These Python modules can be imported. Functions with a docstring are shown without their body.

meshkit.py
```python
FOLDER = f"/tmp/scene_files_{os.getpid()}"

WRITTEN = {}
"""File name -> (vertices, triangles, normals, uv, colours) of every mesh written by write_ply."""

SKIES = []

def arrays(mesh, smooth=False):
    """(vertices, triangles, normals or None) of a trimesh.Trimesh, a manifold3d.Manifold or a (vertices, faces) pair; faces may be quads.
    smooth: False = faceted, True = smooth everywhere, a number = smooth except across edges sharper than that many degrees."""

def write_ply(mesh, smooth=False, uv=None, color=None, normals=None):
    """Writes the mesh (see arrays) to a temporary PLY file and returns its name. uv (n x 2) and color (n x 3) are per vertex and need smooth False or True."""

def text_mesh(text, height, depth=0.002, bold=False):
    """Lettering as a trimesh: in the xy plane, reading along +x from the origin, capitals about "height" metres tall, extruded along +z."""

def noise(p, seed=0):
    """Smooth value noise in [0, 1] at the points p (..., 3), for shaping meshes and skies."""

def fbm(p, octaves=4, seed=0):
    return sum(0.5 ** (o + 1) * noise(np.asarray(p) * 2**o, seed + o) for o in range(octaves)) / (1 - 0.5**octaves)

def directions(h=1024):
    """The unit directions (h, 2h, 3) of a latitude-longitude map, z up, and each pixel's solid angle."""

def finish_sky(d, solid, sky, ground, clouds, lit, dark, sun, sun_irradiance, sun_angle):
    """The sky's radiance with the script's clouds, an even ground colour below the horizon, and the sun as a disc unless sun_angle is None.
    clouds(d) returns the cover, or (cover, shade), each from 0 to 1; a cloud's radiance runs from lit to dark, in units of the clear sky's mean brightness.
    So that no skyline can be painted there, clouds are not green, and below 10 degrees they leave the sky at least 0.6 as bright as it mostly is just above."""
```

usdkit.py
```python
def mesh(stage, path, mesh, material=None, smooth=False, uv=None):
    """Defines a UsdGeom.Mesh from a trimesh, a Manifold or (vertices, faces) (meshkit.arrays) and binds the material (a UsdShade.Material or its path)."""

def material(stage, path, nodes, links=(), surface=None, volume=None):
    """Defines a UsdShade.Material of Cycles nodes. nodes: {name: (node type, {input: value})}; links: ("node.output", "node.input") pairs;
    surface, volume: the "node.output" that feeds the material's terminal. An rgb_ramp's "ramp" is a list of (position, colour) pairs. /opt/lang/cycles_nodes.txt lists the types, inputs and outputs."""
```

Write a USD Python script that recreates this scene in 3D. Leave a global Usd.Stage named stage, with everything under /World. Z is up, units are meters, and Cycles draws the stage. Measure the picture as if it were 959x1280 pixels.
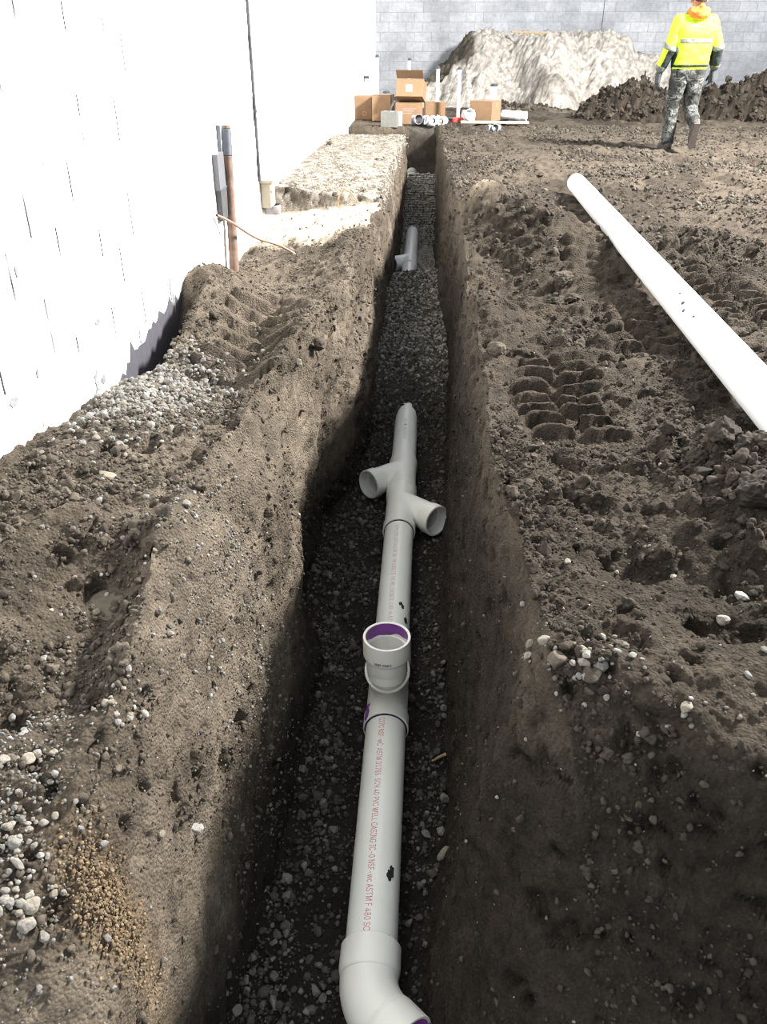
import math, random, numpy as np, trimesh, manifold3d, usdkit, meshkit
from manifold3d import Manifold
from scipy.spatial import cKDTree
from pxr import Usd, UsdGeom, UsdLux, UsdShade, Sdf, Gf, Vt

# ---------------------------------------------------------------- camera, sky, light, exposure
stage = Usd.Stage.CreateInMemory()
UsdGeom.SetStageUpAxis(stage, 'Z'); UsdGeom.SetStageMetersPerUnit(stage, 1.0)
UsdGeom.Xform.Define(stage, '/World'); UsdGeom.Scope.Define(stage, '/World/Looks')
EYE = np.array([0, 0, 1.3]); PITCH = math.radians(29.9); YAW = math.atan(0.0508); FPX = 1035.0
_f = np.array([-math.sin(YAW) * math.cos(PITCH), math.cos(YAW) * math.cos(PITCH), -math.sin(PITCH)])
_r = np.array([math.cos(YAW), math.sin(YAW), 0.0]); _u = np.cross(_r, _f)
cam = UsdGeom.Camera.Define(stage, '/World/camera')
cam.AddTransformOp().Set(Gf.Matrix4d(*_r, 0, *_u, 0, *(-_f), 0, *EYE, 1))
cam.CreateHorizontalApertureAttr(20.955); cam.CreateFocalLengthAttr(20.955 * FPX / 959)
cam.CreateClippingRangeAttr(Gf.Vec2f(0.05, 200)); cam.CreateExposureAttr(0.0)

sky = UsdLux.DomeLight.Define(stage, '/World/sky')
sky.CreateColorAttr(Gf.Vec3f(0.90, 0.95, 1.0)); sky.CreateIntensityAttr(0.37)
# daylight pouring through the open bay in the unfinished roof, up and to the right
bay = UsdLux.DiskLight.Define(stage, '/World/roof_opening')
bay.CreateRadiusAttr(0.8); bay.CreateColorAttr(Gf.Vec3f(1.0, 0.955, 0.89)); bay.CreateIntensityAttr(1360.0)
_p = np.array([8.4, 8.6, 6.9]); _t = np.array([0.6, 8.5, 0.0]); _z = (_p - _t) / np.linalg.norm(_p - _t)
_x = np.cross([0, 1, 0], _z); _x /= np.linalg.norm(_x); _y = np.cross(_z, _x)
bay.AddTransformOp().Set(Gf.Matrix4d(*_x, 0, *_y, 0, *_z, 0, *_p, 1))

# ---------------------------------------------------------------- helpers
rng = np.random.default_rng(7)
NAMES = {}
def numbered(path):
    n = NAMES.get(path, -1) + 1; NAMES[path] = n
    return path if n == 0 else f'{path}_{n:03d}'
def tag(prim, label=None, cat=None, group=None, kind=None):
    p = prim.GetPrim() if hasattr(prim, 'GetPrim') else prim
    for k, v in (('label', label), ('category', cat), ('group', group), ('kind', kind)):
        if v: p.SetCustomDataByKey(k, v)
    return p
def thing(name, label, cat, loc=(0, 0, 0), rotz=0, group=None):
    x = UsdGeom.Xform.Define(stage, numbered('/World/' + name))
    x.AddTranslateOp().Set(Gf.Vec3d(*map(float, loc)))
    if rotz: x.AddRotateZOp().Set(math.degrees(rotz))
    return tag(x, label, cat, group)
def obj(name, mesh, m, parent=None, smooth=False, label=None, kind=None):
    base = str(parent.GetPath()) if parent is not None else '/World'
    return tag(usdkit.mesh(stage, numbered(base + '/' + name), mesh, m, smooth=smooth), label=label, kind=kind)
def dup(root, loc, quat=None, scale=None, label=None, cat=None, group=None, name=None):
    was = root.GetCustomData()
    x = UsdGeom.Xform.Define(stage, numbered('/World/' + (name or root.GetName().rstrip('0123456789_'))))
    x.GetPrim().GetReferences().AddInternalReference(root.GetPath()); x.GetPrim().SetInstanceable(True)
    x.ClearXformOpOrder()
    M = np.eye(4); 
    R = np.eye(3) if quat is None else quat
    S = np.ones(3) if scale is None else np.asarray(scale, float)
    M[:3, :3] = (R * S).T; M[3, :3] = loc
    x.MakeMatrixXform().Set(Gf.Matrix4d(*M.ravel()))
    return tag(x, label or was.get('label'), cat or was.get('category'), group or was.get('group'))
def ray(px, py):
    d = _f * FPX + _r * (px - 479.5) + _u * (640 - py); return d / np.linalg.norm(d)
def at_z(px, py, z):
    d = ray(px, py); return EYE + d * ((z - EYE[2]) / d[2])
def at_y(px, py, y):
    d = ray(px, py); return EYE + d * ((y - EYE[1]) / d[1])
def at_x(px, py, x):
    d = ray(px, py); return EYE + d * ((x - EYE[0]) / d[0])
def project(P):
    q = np.asarray(P) - EYE; z = q @ _f
    return np.stack([479.5 + FPX * (q @ _r) / z, 640 - FPX * (q @ _u) / z], -1), z
def smooth01(a, b, x):
    t = np.clip((x - a) / (b - a), 0, 1); return t * t * (3 - 2 * t)
def cat(*ms): return trimesh.util.concatenate([m for m in ms])
def grid_faces(nr, nc, wrap=False):
    i, j = np.meshgrid(np.arange(nr - 1), np.arange(nc if wrap else nc - 1), indexing='ij')
    a = i * nc + j; b = i * nc + (j + 1) % nc; c = b + nc; d = a + nc
    return np.vstack([np.stack([a, b, c], -1).reshape(-1, 3), np.stack([a, c, d], -1).reshape(-1, 3)])
def tri(v, f): return trimesh.Trimesh(np.asarray(v, float), np.asarray(f), process=False)
def box(x0, x1, y0, y1, z0, z1):
    m = trimesh.creation.box([x1 - x0, y1 - y0, z1 - z0]); m.apply_translation([(x0 + x1) / 2, (y0 + y1) / 2, (z0 + z1) / 2]); return m
def bevel_box(sx, sy, sz, r=0.004):
    """A box centred on the origin with chamfered edges (hull of 24 points)."""
    pts = []
    for a in (-1, 1):
        for b in (-1, 1):
            for c in (-1, 1):
                h = np.array([a * sx / 2, b * sy / 2, c * sz / 2]); s = np.array([a, b, c]) * r
                pts += [h - s * [0, 1, 1], h - s * [1, 0, 1], h - s * [1, 1, 0]]
    return trimesh.convex.convex_hull(np.array(pts))
def frame(p, zdir, xhint=(1, 0, 0)):
    z = np.asarray(zdir, float); z = z / np.linalg.norm(z)
    x = np.asarray(xhint, float); x = x - z * (x @ z); x /= np.linalg.norm(x)
    T = np.eye(4); T[:3, 0] = x; T[:3, 1] = np.cross(z, x); T[:3, 2] = z; T[:3, 3] = p; return T
def moved(m, T): m = m.copy(); m.apply_transform(T); return m
def rot(ax, deg): return trimesh.transformations.rotation_matrix(math.radians(deg), ax)
def lathe(profile, n=56):
    """Closed or open profile of (radius, z) pairs turned round z."""
    p = np.asarray(profile, float); a = np.arange(n) / n * 2 * np.pi
    v = np.stack([p[:, 0, None] * np.cos(a), p[:, 0, None] * np.sin(a), np.repeat(p[:, 1, None], n, 1)], -1).reshape(-1, 3)
    return tri(v, grid_faces(len(p), n, True))
def tube_path(pts, r, n=40, xhint=(1, 0, 0)):
    """Swept tube with radius r (scalar or per point); open ends."""
    p = np.asarray(pts, float); t = np.gradient(p, axis=0); t /= np.linalg.norm(t, axis=1, keepdims=True)
    x = np.asarray(xhint, float); rows = []; r = np.broadcast_to(r, (len(p),)); a = np.arange(n) / n * 2 * np.pi
    for k in range(len(p)):
        x = x - t[k] * (x @ t[k]); x = x / np.linalg.norm(x); y = np.cross(t[k], x)
        rows.append(p[k] + r[k] * (np.cos(a)[:, None] * x + np.sin(a)[:, None] * y))
    return tri(np.vstack(rows), grid_faces(len(p), n, True))
def capped_rod(p0, p1, r, n=20):
    L = np.linalg.norm(np.subtract(p1, p0)); c = min(r * .3, .004)
    return moved(lathe([(1e-5, 0), (r - c, 0), (r, c), (r, L - c), (r - c, L), (1e-5, L)], n), frame(p0, np.subtract(p1, p0), (1, 0.01, 0.02) if abs(np.subtract(p1, p0)[0]) < .9 * L else (0, 0, 1)))

# ---------------------------------------------------------------- materials
def mat(name, nodes, links, surface): return usdkit.material(stage, '/World/Looks/' + name, nodes, links, surface=surface)
def plain(name, col, rough=0.6, noise=0.0, scale=20.0, bump=0.0, bscale=None, metallic=0.0, spec=0.5, rand=0.0, detail=4.0, coord='object'):
    """Principled with a noise that varies the tone, an optional bump and an optional change from object to object."""
    c = np.array(col, float)
    n = {'tc': ('texture_coordinate', {}), 'p': ('principled_bsdf', {'roughness': rough, 'metallic': metallic, 'specular_ior_level': spec}),
         'n': ('noise_texture', {'scale': scale, 'detail': detail, 'roughness': .6}),
         'r': ('rgb_ramp', {'ramp': [(.25, c * (1 - noise)), (.75, np.minimum(c * (1 + noise), 1))]}), }
    l = [('tc.' + coord, 'n.vector'), ('n.fac', 'r.fac')]
    out = 'r.color'
    if rand:
        n['o'] = ('object_info', {}); n['mr'] = ('map_range', {'to_min': 1 - rand, 'to_max': 1 + rand}); n['h'] = ('hsv', {})
        l += [('o.random', 'mr.value'), ('mr.result', 'h.value'), (out, 'h.color')]; out = 'h.color'
    l.append((out, 'p.base_color'))
    if bump:
        n['nb'] = ('noise_texture', {'scale': bscale or scale * 3, 'detail': 5.0, 'roughness': .65}); n['b'] = ('bump', {'strength': bump, 'distance': .01})
        l += [('tc.' + coord, 'nb.vector'), ('nb.fac', 'b.height'), ('b.normal', 'p.normal')]
    return mat(name, n, l, 'p.BSDF')

M = {}
M['soil'] = mat('soil', {
    'g': ('geometry', {}), 'a': ('attribute', {'attribute': 'tint'}),
    'n1': ('noise_texture', {'scale': 9.0, 'detail': 6.0, 'roughness': .65}), 'r1': ('rgb_ramp', {'ramp': [(.3, (.52, .51, .50)), (.7, (1.36, 1.33, 1.29))]}),
    'n2': ('noise_texture', {'scale': 120.0, 'detail': 4.0, 'roughness': .7}), 'r2': ('rgb_ramp', {'ramp': [(.3, (.6, .6, .6)), (.62, (1.1, 1.1, 1.1)), (.75, (1.6, 1.58, 1.55))]}),
    'm1': ('mix', {'mix_type': 'multiply', 'fac': 1.0}), 'm2': ('mix', {'mix_type': 'multiply', 'fac': 1.0}),
    'nb': ('noise_texture', {'scale': 60.0, 'detail': 8.0, 'roughness': .75}), 'vo': ('voronoi_texture', {'scale': 110.0}), 'mx': ('mix', {'mix_type': 'subtract', 'fac': .55}), 'b': ('bump', {'strength': 1.0, 'distance': .016}),
    'p': ('principled_bsdf', {'roughness': .95, 'specular_ior_level': .15})},
    [('g.position', 'n1.vector'), ('g.position', 'n2.vector'), ('g.position', 'nb.vector'), ('n1.fac', 'r1.fac'), ('n2.fac', 'r2.fac'),
     ('a.color', 'm1.color1'), ('r1.color', 'm1.color2'), ('m1.color', 'm2.color1'), ('r2.color', 'm2.color2'), ('m2.color', 'p.base_color'),
     ('g.position', 'vo.vector'), ('nb.color', 'mx.color1'), ('vo.distance', 'mx.color2'), ('mx.color', 'b.height'), ('b.normal', 'p.normal')], 'p.BSDF')
def rock_mat(name, stops, rough=.8, bscale=90.):
    return mat(name, {'o': ('object_info', {}), 'r': ('rgb_ramp', {'ramp': stops}), 'tc': ('texture_coordinate', {}), 'n': ('noise_texture', {'scale': 2.2, 'detail': 6.0, 'roughness': .7}),
        'v': ('rgb_ramp', {'ramp': [(.3, (.7, .7, .7)), (.7, (1.2, 1.2, 1.2))]}), 'm': ('mix', {'mix_type': 'multiply', 'fac': 1.0}),
        'b': ('bump', {'strength': .4, 'distance': .1}), 'p': ('principled_bsdf', {'roughness': rough, 'specular_ior_level': .3})},
        [('o.random', 'r.fac'), ('tc.object', 'n.vector'), ('n.fac', 'v.fac'), ('r.color', 'm.color1'), ('v.color', 'm.color2'), ('m.color', 'p.base_color'), ('n.fac', 'b.height'), ('b.normal', 'p.normal')], 'p.BSDF')
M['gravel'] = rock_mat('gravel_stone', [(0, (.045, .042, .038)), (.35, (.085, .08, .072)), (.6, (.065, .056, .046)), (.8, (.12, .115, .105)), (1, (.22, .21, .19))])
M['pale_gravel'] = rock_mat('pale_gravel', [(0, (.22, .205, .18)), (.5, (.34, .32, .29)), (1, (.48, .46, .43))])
M['pale_stone'] = rock_mat('pale_stone', [(0, (.19, .165, .13)), (.4, (.27, .245, .20)), (.7, (.24, .23, .215)), (1, (.35, .33, .29))])
M['grey_stone'] = rock_mat('grey_stone', [(0, (.14, .132, .122)), (.5, (.25, .243, .232)), (.8, (.18, .16, .13)), (1, (.36, .355, .345))])
M['tan_clod'] = rock_mat('tan_clod', [(0, (.066, .055, .043)), (.6, (.10, .084, .066)), (1, (.14, .118, .094))], .95)
M['dark_clod'] = rock_mat('dark_clod', [(0, (.032, .026, .021)), (.6, (.053, .043, .034)), (1, (.085, .070, .056))], .95)
M['far_clod'] = rock_mat('far_clod', [(0, (.036, .030, .024)), (.6, (.066, .056, .046)), (1, (.11, .096, .08))], .95)
M['orange_grit'] = rock_mat('orange_grit', [(0, (.13, .095, .06)), (.6, (.20, .145, .09)), (1, (.28, .21, .135))], .95)
M['pvc'] = plain('pvc_plastic', (.86, .87, .82), .34, .03, 6, 0, spec=.5)
M['pvc_dull'] = plain('pvc_fitting', (.83, .83, .77), .38, .03, 8, 0)
M['white_pipe'] = plain('white_pipe_plastic', (.82, .84, .86), .3, .02, 5)
M['primer'] = plain('purple_primer', (.21, .06, .30), .4, .35, 18, detail=3)
M['primer_line'] = plain('dark_primer_line', (.035, .02, .06), .5, .2, 30)
M['red_ink'] = plain('red_ink', (.62, .24, .25), .6, .25, 60)
M['black_ink'] = plain('black_ink', (.02, .02, .022), .6, .1, 60)
M['white_block'] = plain('white_painted_block', (.83, .835, .83), .75, .03, 25, .25, 160, rand=.02)
M['white_mortar'] = plain('white_painted_mortar', (.79, .79, .79), .8, .04, 30, .2, 200)
M['raw_mortar'] = mat('raw_mortar', {'g': ('geometry', {}), 'n': ('noise_texture', {'scale': 2.3, 'detail': 3.0}), 'r': ('rgb_ramp', {'ramp': [(.48, (.015, .015, .02)), (.53, (.2, .2, .21)), (.58, (.75, .75, .75))]}), 'p': ('principled_bsdf', {'roughness': .9})}, [('g.position', 'n.vector'), ('n.fac', 'r.fac'), ('r.color', 'p.base_color')], 'p.BSDF')
M['sealant'] = plain('dark_sealant', (.06, .06, .075), .6, .2, 30)
M['mortar_smear'] = plain('mortar_smear', (.22, .22, .24), .9, .35, 30, .5, 90)
M['grey_block'] = mat('grey_block', {'g': ('geometry', {}), 'o': ('object_info', {}), 'n': ('noise_texture', {'scale': .9, 'detail': 4.0, 'roughness': .6}), 'r': ('rgb_ramp', {'ramp': [(.30, (.17, .18, .20)), (.47, (.30, .315, .345)), (.68, (.42, .435, .47))]}), 'n2': ('noise_texture', {'scale': 14.0, 'detail': 6.0, 'roughness': .7}), 'r2': ('rgb_ramp', {'ramp': [(.3, (.82, .82, .82)), (.7, (1.15, 1.15, 1.15))]}),
    'mr': ('map_range', {'to_min': .90, 'to_max': 1.10}), 'h': ('hsv', {}), 'm': ('mix', {'mix_type': 'multiply', 'fac': 1.0}), 'b': ('bump', {'strength': .3, 'distance': .01}), 'p': ('principled_bsdf', {'roughness': .9})},
    [('g.position', 'n.vector'), ('n.fac', 'r.fac'), ('g.position', 'n2.vector'), ('n2.fac', 'r2.fac'), ('r.color', 'm.color1'), ('r2.color', 'm.color2'), ('o.random', 'mr.value'), ('mr.result', 'h.value'), ('m.color', 'h.color'), ('h.color', 'p.base_color'), ('n2.fac', 'b.height'), ('b.normal', 'p.normal')], 'p.BSDF')
M['grey_mortar'] = plain('grey_mortar', (.36, .37, .385), .95, .1, 9, .2, 80)
M['concrete'] = plain('plain_concrete', (.24, .24, .225), .9, .12, 20, .3, 90)

# ---------------------------------------------------------------- the ground: cut, tracked soil with the trench through it
WX, BY = -1.34, 22.8                                   # wall faces
def I(y, ys, vs): return np.interp(y, ys, vs)
def wob(y, f, a, seed): return a * 2 * (meshkit.fbm(np.stack([np.asarray(y, float) * f, np.zeros(np.shape(y)), np.zeros(np.shape(y)) + seed], -1), 3, seed) - .5)
def x_left_rim(y): return wob(y, 2.6, .045, 3) - .07 * np.exp(-((y - 2.5) / .16) ** 2) + I(y, [.25, 1., 1.5, 2.2, 3.3, 4.1, 5.3, 7.3, 9, 13], [-.84, -.76, -.70, -.70, -.67, -.57, -.46, -.42, -.40, -.37])
def x_left_toe(y): return wob(y, 2.0, .03, 14) + I(y, [.25, 1., 2.2, 3.05, 3.45, 4.4, 4.9, 5.3, 7.3, 13], [-.60, -.52, -.45, -.44, -.60, -.57, -.42, -.39, -.36, -.34])
def x_right_toe(y): return wob(y, 3.0, .018, 9) + I(y, [.25, 1., 1.5, 2.2, 3.2, 5, 6.6, 8, 10, 15], [.0, .0, .04, .13, .12, .16, .20, .13, .1, .1])
def x_right_rim(y): return wob(y, 2.3, .045, 8) + I(y, [.25, 1., 1.5, 2.2, 3.2, 5, 6.6, 8, 10, 13, 15], [.55, .42, .33, .30, .28, .27, .27, .27, .24, .20, .18])
def z_floor(y): return I(y, [.25, 5.0, 5.6, 5.95, 6.6, 7.6, 8.4, 8.8, 9.3, 9.7, 11.6, 12.1, 12.8, 13.3, 13.8, 14.75, 14.95, 15.1], [-1.31, -1.31, -1.24, -1.12, -.97, -.88, -.82, -.84, -1.05, -1.19, -1.19, -1.02, -.7, -.5, -.75, -.76, -.08, 0])
def gauss(x, y, cx, cy, sx, sy): return np.exp(-((x - cx) / sx) ** 2 - ((y - cy) / sy) ** 2)
def fb(x, y, s, o=3, seed=0): return meshkit.fbm(np.stack([x * s, y * s, np.full_like(x, .37 + seed)], -1), o, seed) - .5
TRK = []
def treads(x, y, cx, y0, y1, w, sp, depth, skew=0.0):
    depth = depth * 1.35
    wob = x + .025 * np.sin(y * 9 + cx * 7); yy = y + skew * (x - cx) + .02 * np.sin(x * 23)
    m = smooth01(-w / 2 - .03, -w / 2 + .02, wob - cx) * (1 - smooth01(w / 2 - .02, w / 2 + .03, wob - cx)) * smooth01(y0 - .12, y0 + .08, yy) * (1 - smooth01(y1 - .08, y1 + .12, yy))
    ph = (yy / sp) % 1.0
    bar = np.where(ph < .28, 1.0, np.where(ph < .42, 1 - (ph - .28) / .14, np.where(ph > .9, (ph - .9) / .1, 0)))
    mid = 1 - .7 * np.exp(-((wob - cx) / .018) ** 2)
    TRK.append((cx, y0, y1, w)); return m * depth * (bar * 1.35 * mid - .85)
def ground_left(x, y):
    zw = I(y, [.25, 1.5, 2.37, 2.71, 3.07, 3.45, 4.04, 4.67, 5.6, 7.04, 7.54, 7.61, 9, 12.7, 13.0, 13.25, 14.75, 14.95, 16], [-.1, .10, .14, .06, .0, -.03, .03, .07, -.07, -.09, -.05, .16, .15, .10, -.2, -.76, -.76, .0, 0.])
    zr = I(y, [.25, .8, 1.2, 2., 4.5, 5.5, 6.3, 7.2, 7.62, 9, 12.7, 13.0, 13.25, 14.75, 14.95, 16], [-.55, -.28, -.06, .05, .04, .0, .03, .02, .08, .12, .10, -.2, -.76, -.76, .0, 0.])
    t = np.clip((x - WX) / (x_left_rim(y) - WX), 0, 1); z = zw * (1 - t) + zr * t
    near = 1 - smooth01(7.3, 7.6, y)
    z += near * (.13 * gauss(x, y, -1.2, 4.5, .2, .55) + .05 * gauss(x, y, -1.15, 3.1, .2, .5) - .11 * gauss(x, y, -.86, 4.0, .17, .75) + .06 * gauss(x, y, -.60, 3.4, .10, .8)
         - .10 * gauss(x, y, -.86, 1.80, .13, .16) - .09 * gauss(x, y, -.80, 1.45, .10, .22) - .10 * gauss(x, y, -.93, 1.36, .06, .06) + .07 * gauss(x, y, -.70, 1.75, .07, .40)
         - .09 * gauss(x, y, -.95, 5.3, .35, .45) + .05 * gauss(x, y, -.55, 6.2, .15, .9) - .07 * gauss(x, y, -.9, 6.2, .3, .35))
    z += treads(x, y, -.85, 3.4, 4.6, .38, .15, .030)
    z -= .25 * smooth01(-1.16, -1.26, x) * smooth01(3.35, 3.65, y) * (1 - smooth01(4.25, 4.6, y))
    return z + near * (.12 * fb(x, y, 3.0, 3, 1) + .075 * fb(x, y, 8.0, 3, 2)) + (1 - near) * .04 * fb(x, y, 5.0, 4, 3)
def ground_right(x, y):
    z = .10 * fb(x, y, 1.1, 3, 5) + .085 * fb(x, y, 3.6, 3, 6) + .05 * fb(x, y * 1.4, 9.0, 3, 7)
    z += smooth01(7, 9, y) * (.07 * fb(x, y * .8, 5.0, 3, 15) + .05 * fb(x, y * .6, 11.0, 2, 16))
    z += .30 * gauss(x, y, .46, 6.9, .26, .5) + .22 * gauss(x, y, .80, 6.3, .34, .5) - .08 * gauss(x, y, .45, 5.3, .3, .5) - .09 * gauss(x, y, .75, 5.1, .5, .45) + .12 * gauss(x, y, 1.15, 2.45, .28, .35) + .07 * gauss(x, y, .45, 1.55, .2, .25)
    z += .14 * gauss(x, y, 1.75, 5.9, .5, .5) + .10 * gauss(x, y, 2.6, 5.2, .6, .4) + .06 * gauss(x, y, .35, 4.4, .12, .5) - .07 * gauss(x, y, .62, 2.05, .12, .10) - .08 * gauss(x, y, .80, 1.75, .12, .09) - .05 * gauss(x, y, .95, 1.95, .25, .12) + .05 * gauss(x, y, .9, 1.5, .3, .12)
    z += treads(x, y, .57, 2.85, 3.75, .34, .125, .032, .05) + treads(x, y, 1.05, 3.8, 4.75, .32, .125, .034) + treads(x, y, 1.75, 4.3, 5.4, .32, .13, .034) + treads(x, y, .62, 4.4, 5.2, .34, .13, .02) + treads(x, y, 1.08, 5.2, 6.6, .32, .13, .02)
    edge = I(x, [.2, .35, .6, .9, 1.5], [1.62, 1.55, 1.38, 1.15, 1.0]) + .12 * fb(x, y, 4.0, 2, 9)
    t = np.maximum(0, edge - y); z = z - 1.9 * t * t / (t + .12)
    return z
rows = [.25]
while rows[-1] < BY + .15:
    y_ = rows[-1]; rows.append(y_ + (max(.0055, .0042 * y_) if not (7.4 < y_ < 7.7 or 14.6 < y_ < 15.05) else .013))
Y = np.array(rows); NR = len(Y)
nL, nLW, nF, nRW, nR = 200, 130, 90, 120, 310
cols = []
s = np.linspace(0, 1, nL, endpoint=False); xr = x_left_rim(Y)
X1 = (WX - .02) + s * (xr[:, None] - WX + .02); Z1 = ground_left(X1, np.repeat(Y[:, None], nL, 1))
zl = ground_left(xr[:, None], Y[:, None]) - (.10 * np.exp(-((Y - 2.45) / .14) ** 2))[:, None]; zf = z_floor(Y)[:, None]
cross = (smooth01(12.95, 13.25, Y) * (1 - smooth01(14.75, 15.0, Y)))[:, None]
t = np.linspace(0, 1, nLW, endpoint=False)[None]; g = .45 * (1 - (1 - t) ** 5) + .35 * t + .20 * t ** 6
X2 = xr[:, None] + (x_left_toe(Y)[:, None] - xr[:, None]) * g; Z2 = zl + (zf - zl) * t
t = np.linspace(0, 1, nF, endpoint=False)[None]
X3 = x_left_toe(Y)[:, None] + (x_right_toe(Y) - x_left_toe(Y))[:, None] * t
Z3 = zf + .10 * (X3 + .1) * smooth01(7.8, 8.6, Y)[:, None] * (1 - smooth01(9, 9.4, Y)[:, None]) + (.035 + .09 * (smooth01(7.6, 8.4, Y) * (1 - smooth01(9.2, 9.6, Y)))[:, None]) * fb(X3, np.repeat(Y[:, None], nF, 1), 7.0, 3, 11) * np.minimum(1, 4 * t * (1 - t) * 2)
rr = x_right_rim(Y); zr_ = np.maximum(ground_right(rr[:, None], Y[:, None]), zf * (Y[:, None] < 14.7) + (Y[:, None] >= 14.7) * -9)
t = np.linspace(0, 1, nRW, endpoint=False)[None]; g = .25 * t ** 6 + .35 * t + .40 * t ** 3; g = 1 - g[:, ::-1] if False else .20 * (1 - (1 - t) ** 6) + .35 * t + .45 * t ** 5
X4 = x_right_toe(Y)[:, None] + (rr - x_right_toe(Y))[:, None] * g; Z4 = zf + (zr_ - zf) * t
wide = np.minimum(.62 * Y + 1.3, 10.2)[:, None]; t = np.linspace(0, 1, nR)[None] ** 1.25
X5 = rr[:, None] + (wide - rr[:, None]) * t; Z5 = ground_right(X5, np.repeat(Y[:, None], nR, 1)); Z5 = np.maximum(Z5, np.minimum(zf, -.0) * (Y[:, None] < 14.7) - 9 * (Y[:, None] >= 14.7)); Z5[:, 0] = zr_[:, 0]
PX = np.hstack([X1, X2, X3, X4, X5]); PZ = np.hstack([Z1, Z2, Z3, Z4, Z5]); NC = PX.shape[1]
PY = np.repeat(Y[:, None], NC, 1)
SEC = np.repeat([0, 1, 2, 3, 4], [nL, nLW, nF, nRW, nR])[None].repeat(NR, 0)
P = np.stack([PX, PY, PZ], -1)
def grid_normals(P):
    n = np.cross(np.gradient(P, axis=1), np.gradient(P, axis=0)); return n / np.maximum(np.linalg.norm(n, axis=-1, keepdims=True), 1e-12)
N = grid_normals(P)
wallish = np.clip(1 - np.abs(N[..., 2]), 0, 1); flr = (SEC == 2).astype(float)
lowwall = smooth01(-.1, -.5, PZ)
# scraped faces: broad lumps, bucket scratches running down and along, crumbs
track = np.zeros((NR, NC))
for cx_, ya, yb, w_ in TRK[:64]:
    track = np.maximum(track, smooth01(w_ / 2 + .04, w_ / 2 - .02, np.abs(PX - cx_)) * smooth01(ya - .1, ya + .05, PY) * smooth01(yb + .1, yb - .05, PY))
track *= (SEC == 0) | (SEC == 4)
smoothface = (SEC == 1) * smooth01(.40, .55, meshkit.fbm(P * [1.6, 1.6, 2.2], 2, 51)) * (PY < 5)
d = wallish * ((.085 + .05 * (SEC == 1) * (PY < 7)) * (meshkit.fbm(P * [2.2, 2.0, 3.0], 3, 21) - .5) + .034 * (meshkit.fbm(P * [9, 7, 9], 3, 22) - .5))
streak = np.stack([P[..., 1] * 26 - P[..., 2] * 9, P[..., 2] * 4 + P[..., 0] * 3, P[..., 0] * 0 + 2.2], -1)
d += wallish * ((SEC == 1) * .020 + (SEC == 3) * .014) * (meshkit.fbm(streak, 2, 23) - .5)
fine = meshkit.fbm(P * 30, 3, 25); fin2 = meshkit.fbm(P * 75, 2, 26); near_ = smooth01(7, 3, PY)
calm = (1 - .65 * smoothface) * (1 - .6 * flr) * (1 - .55 * track)
d += (.022 + .014 * (SEC == 4)) * calm * (fine - .5) * smooth01(16, 6, PY) + .011 * calm * near_ * (fin2 - .5)
pit = meshkit.fbm(P * 17, 2, 29); d -= .035 * smooth01(.62, .78, pit) * calm * (SEC != 2)
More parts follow.
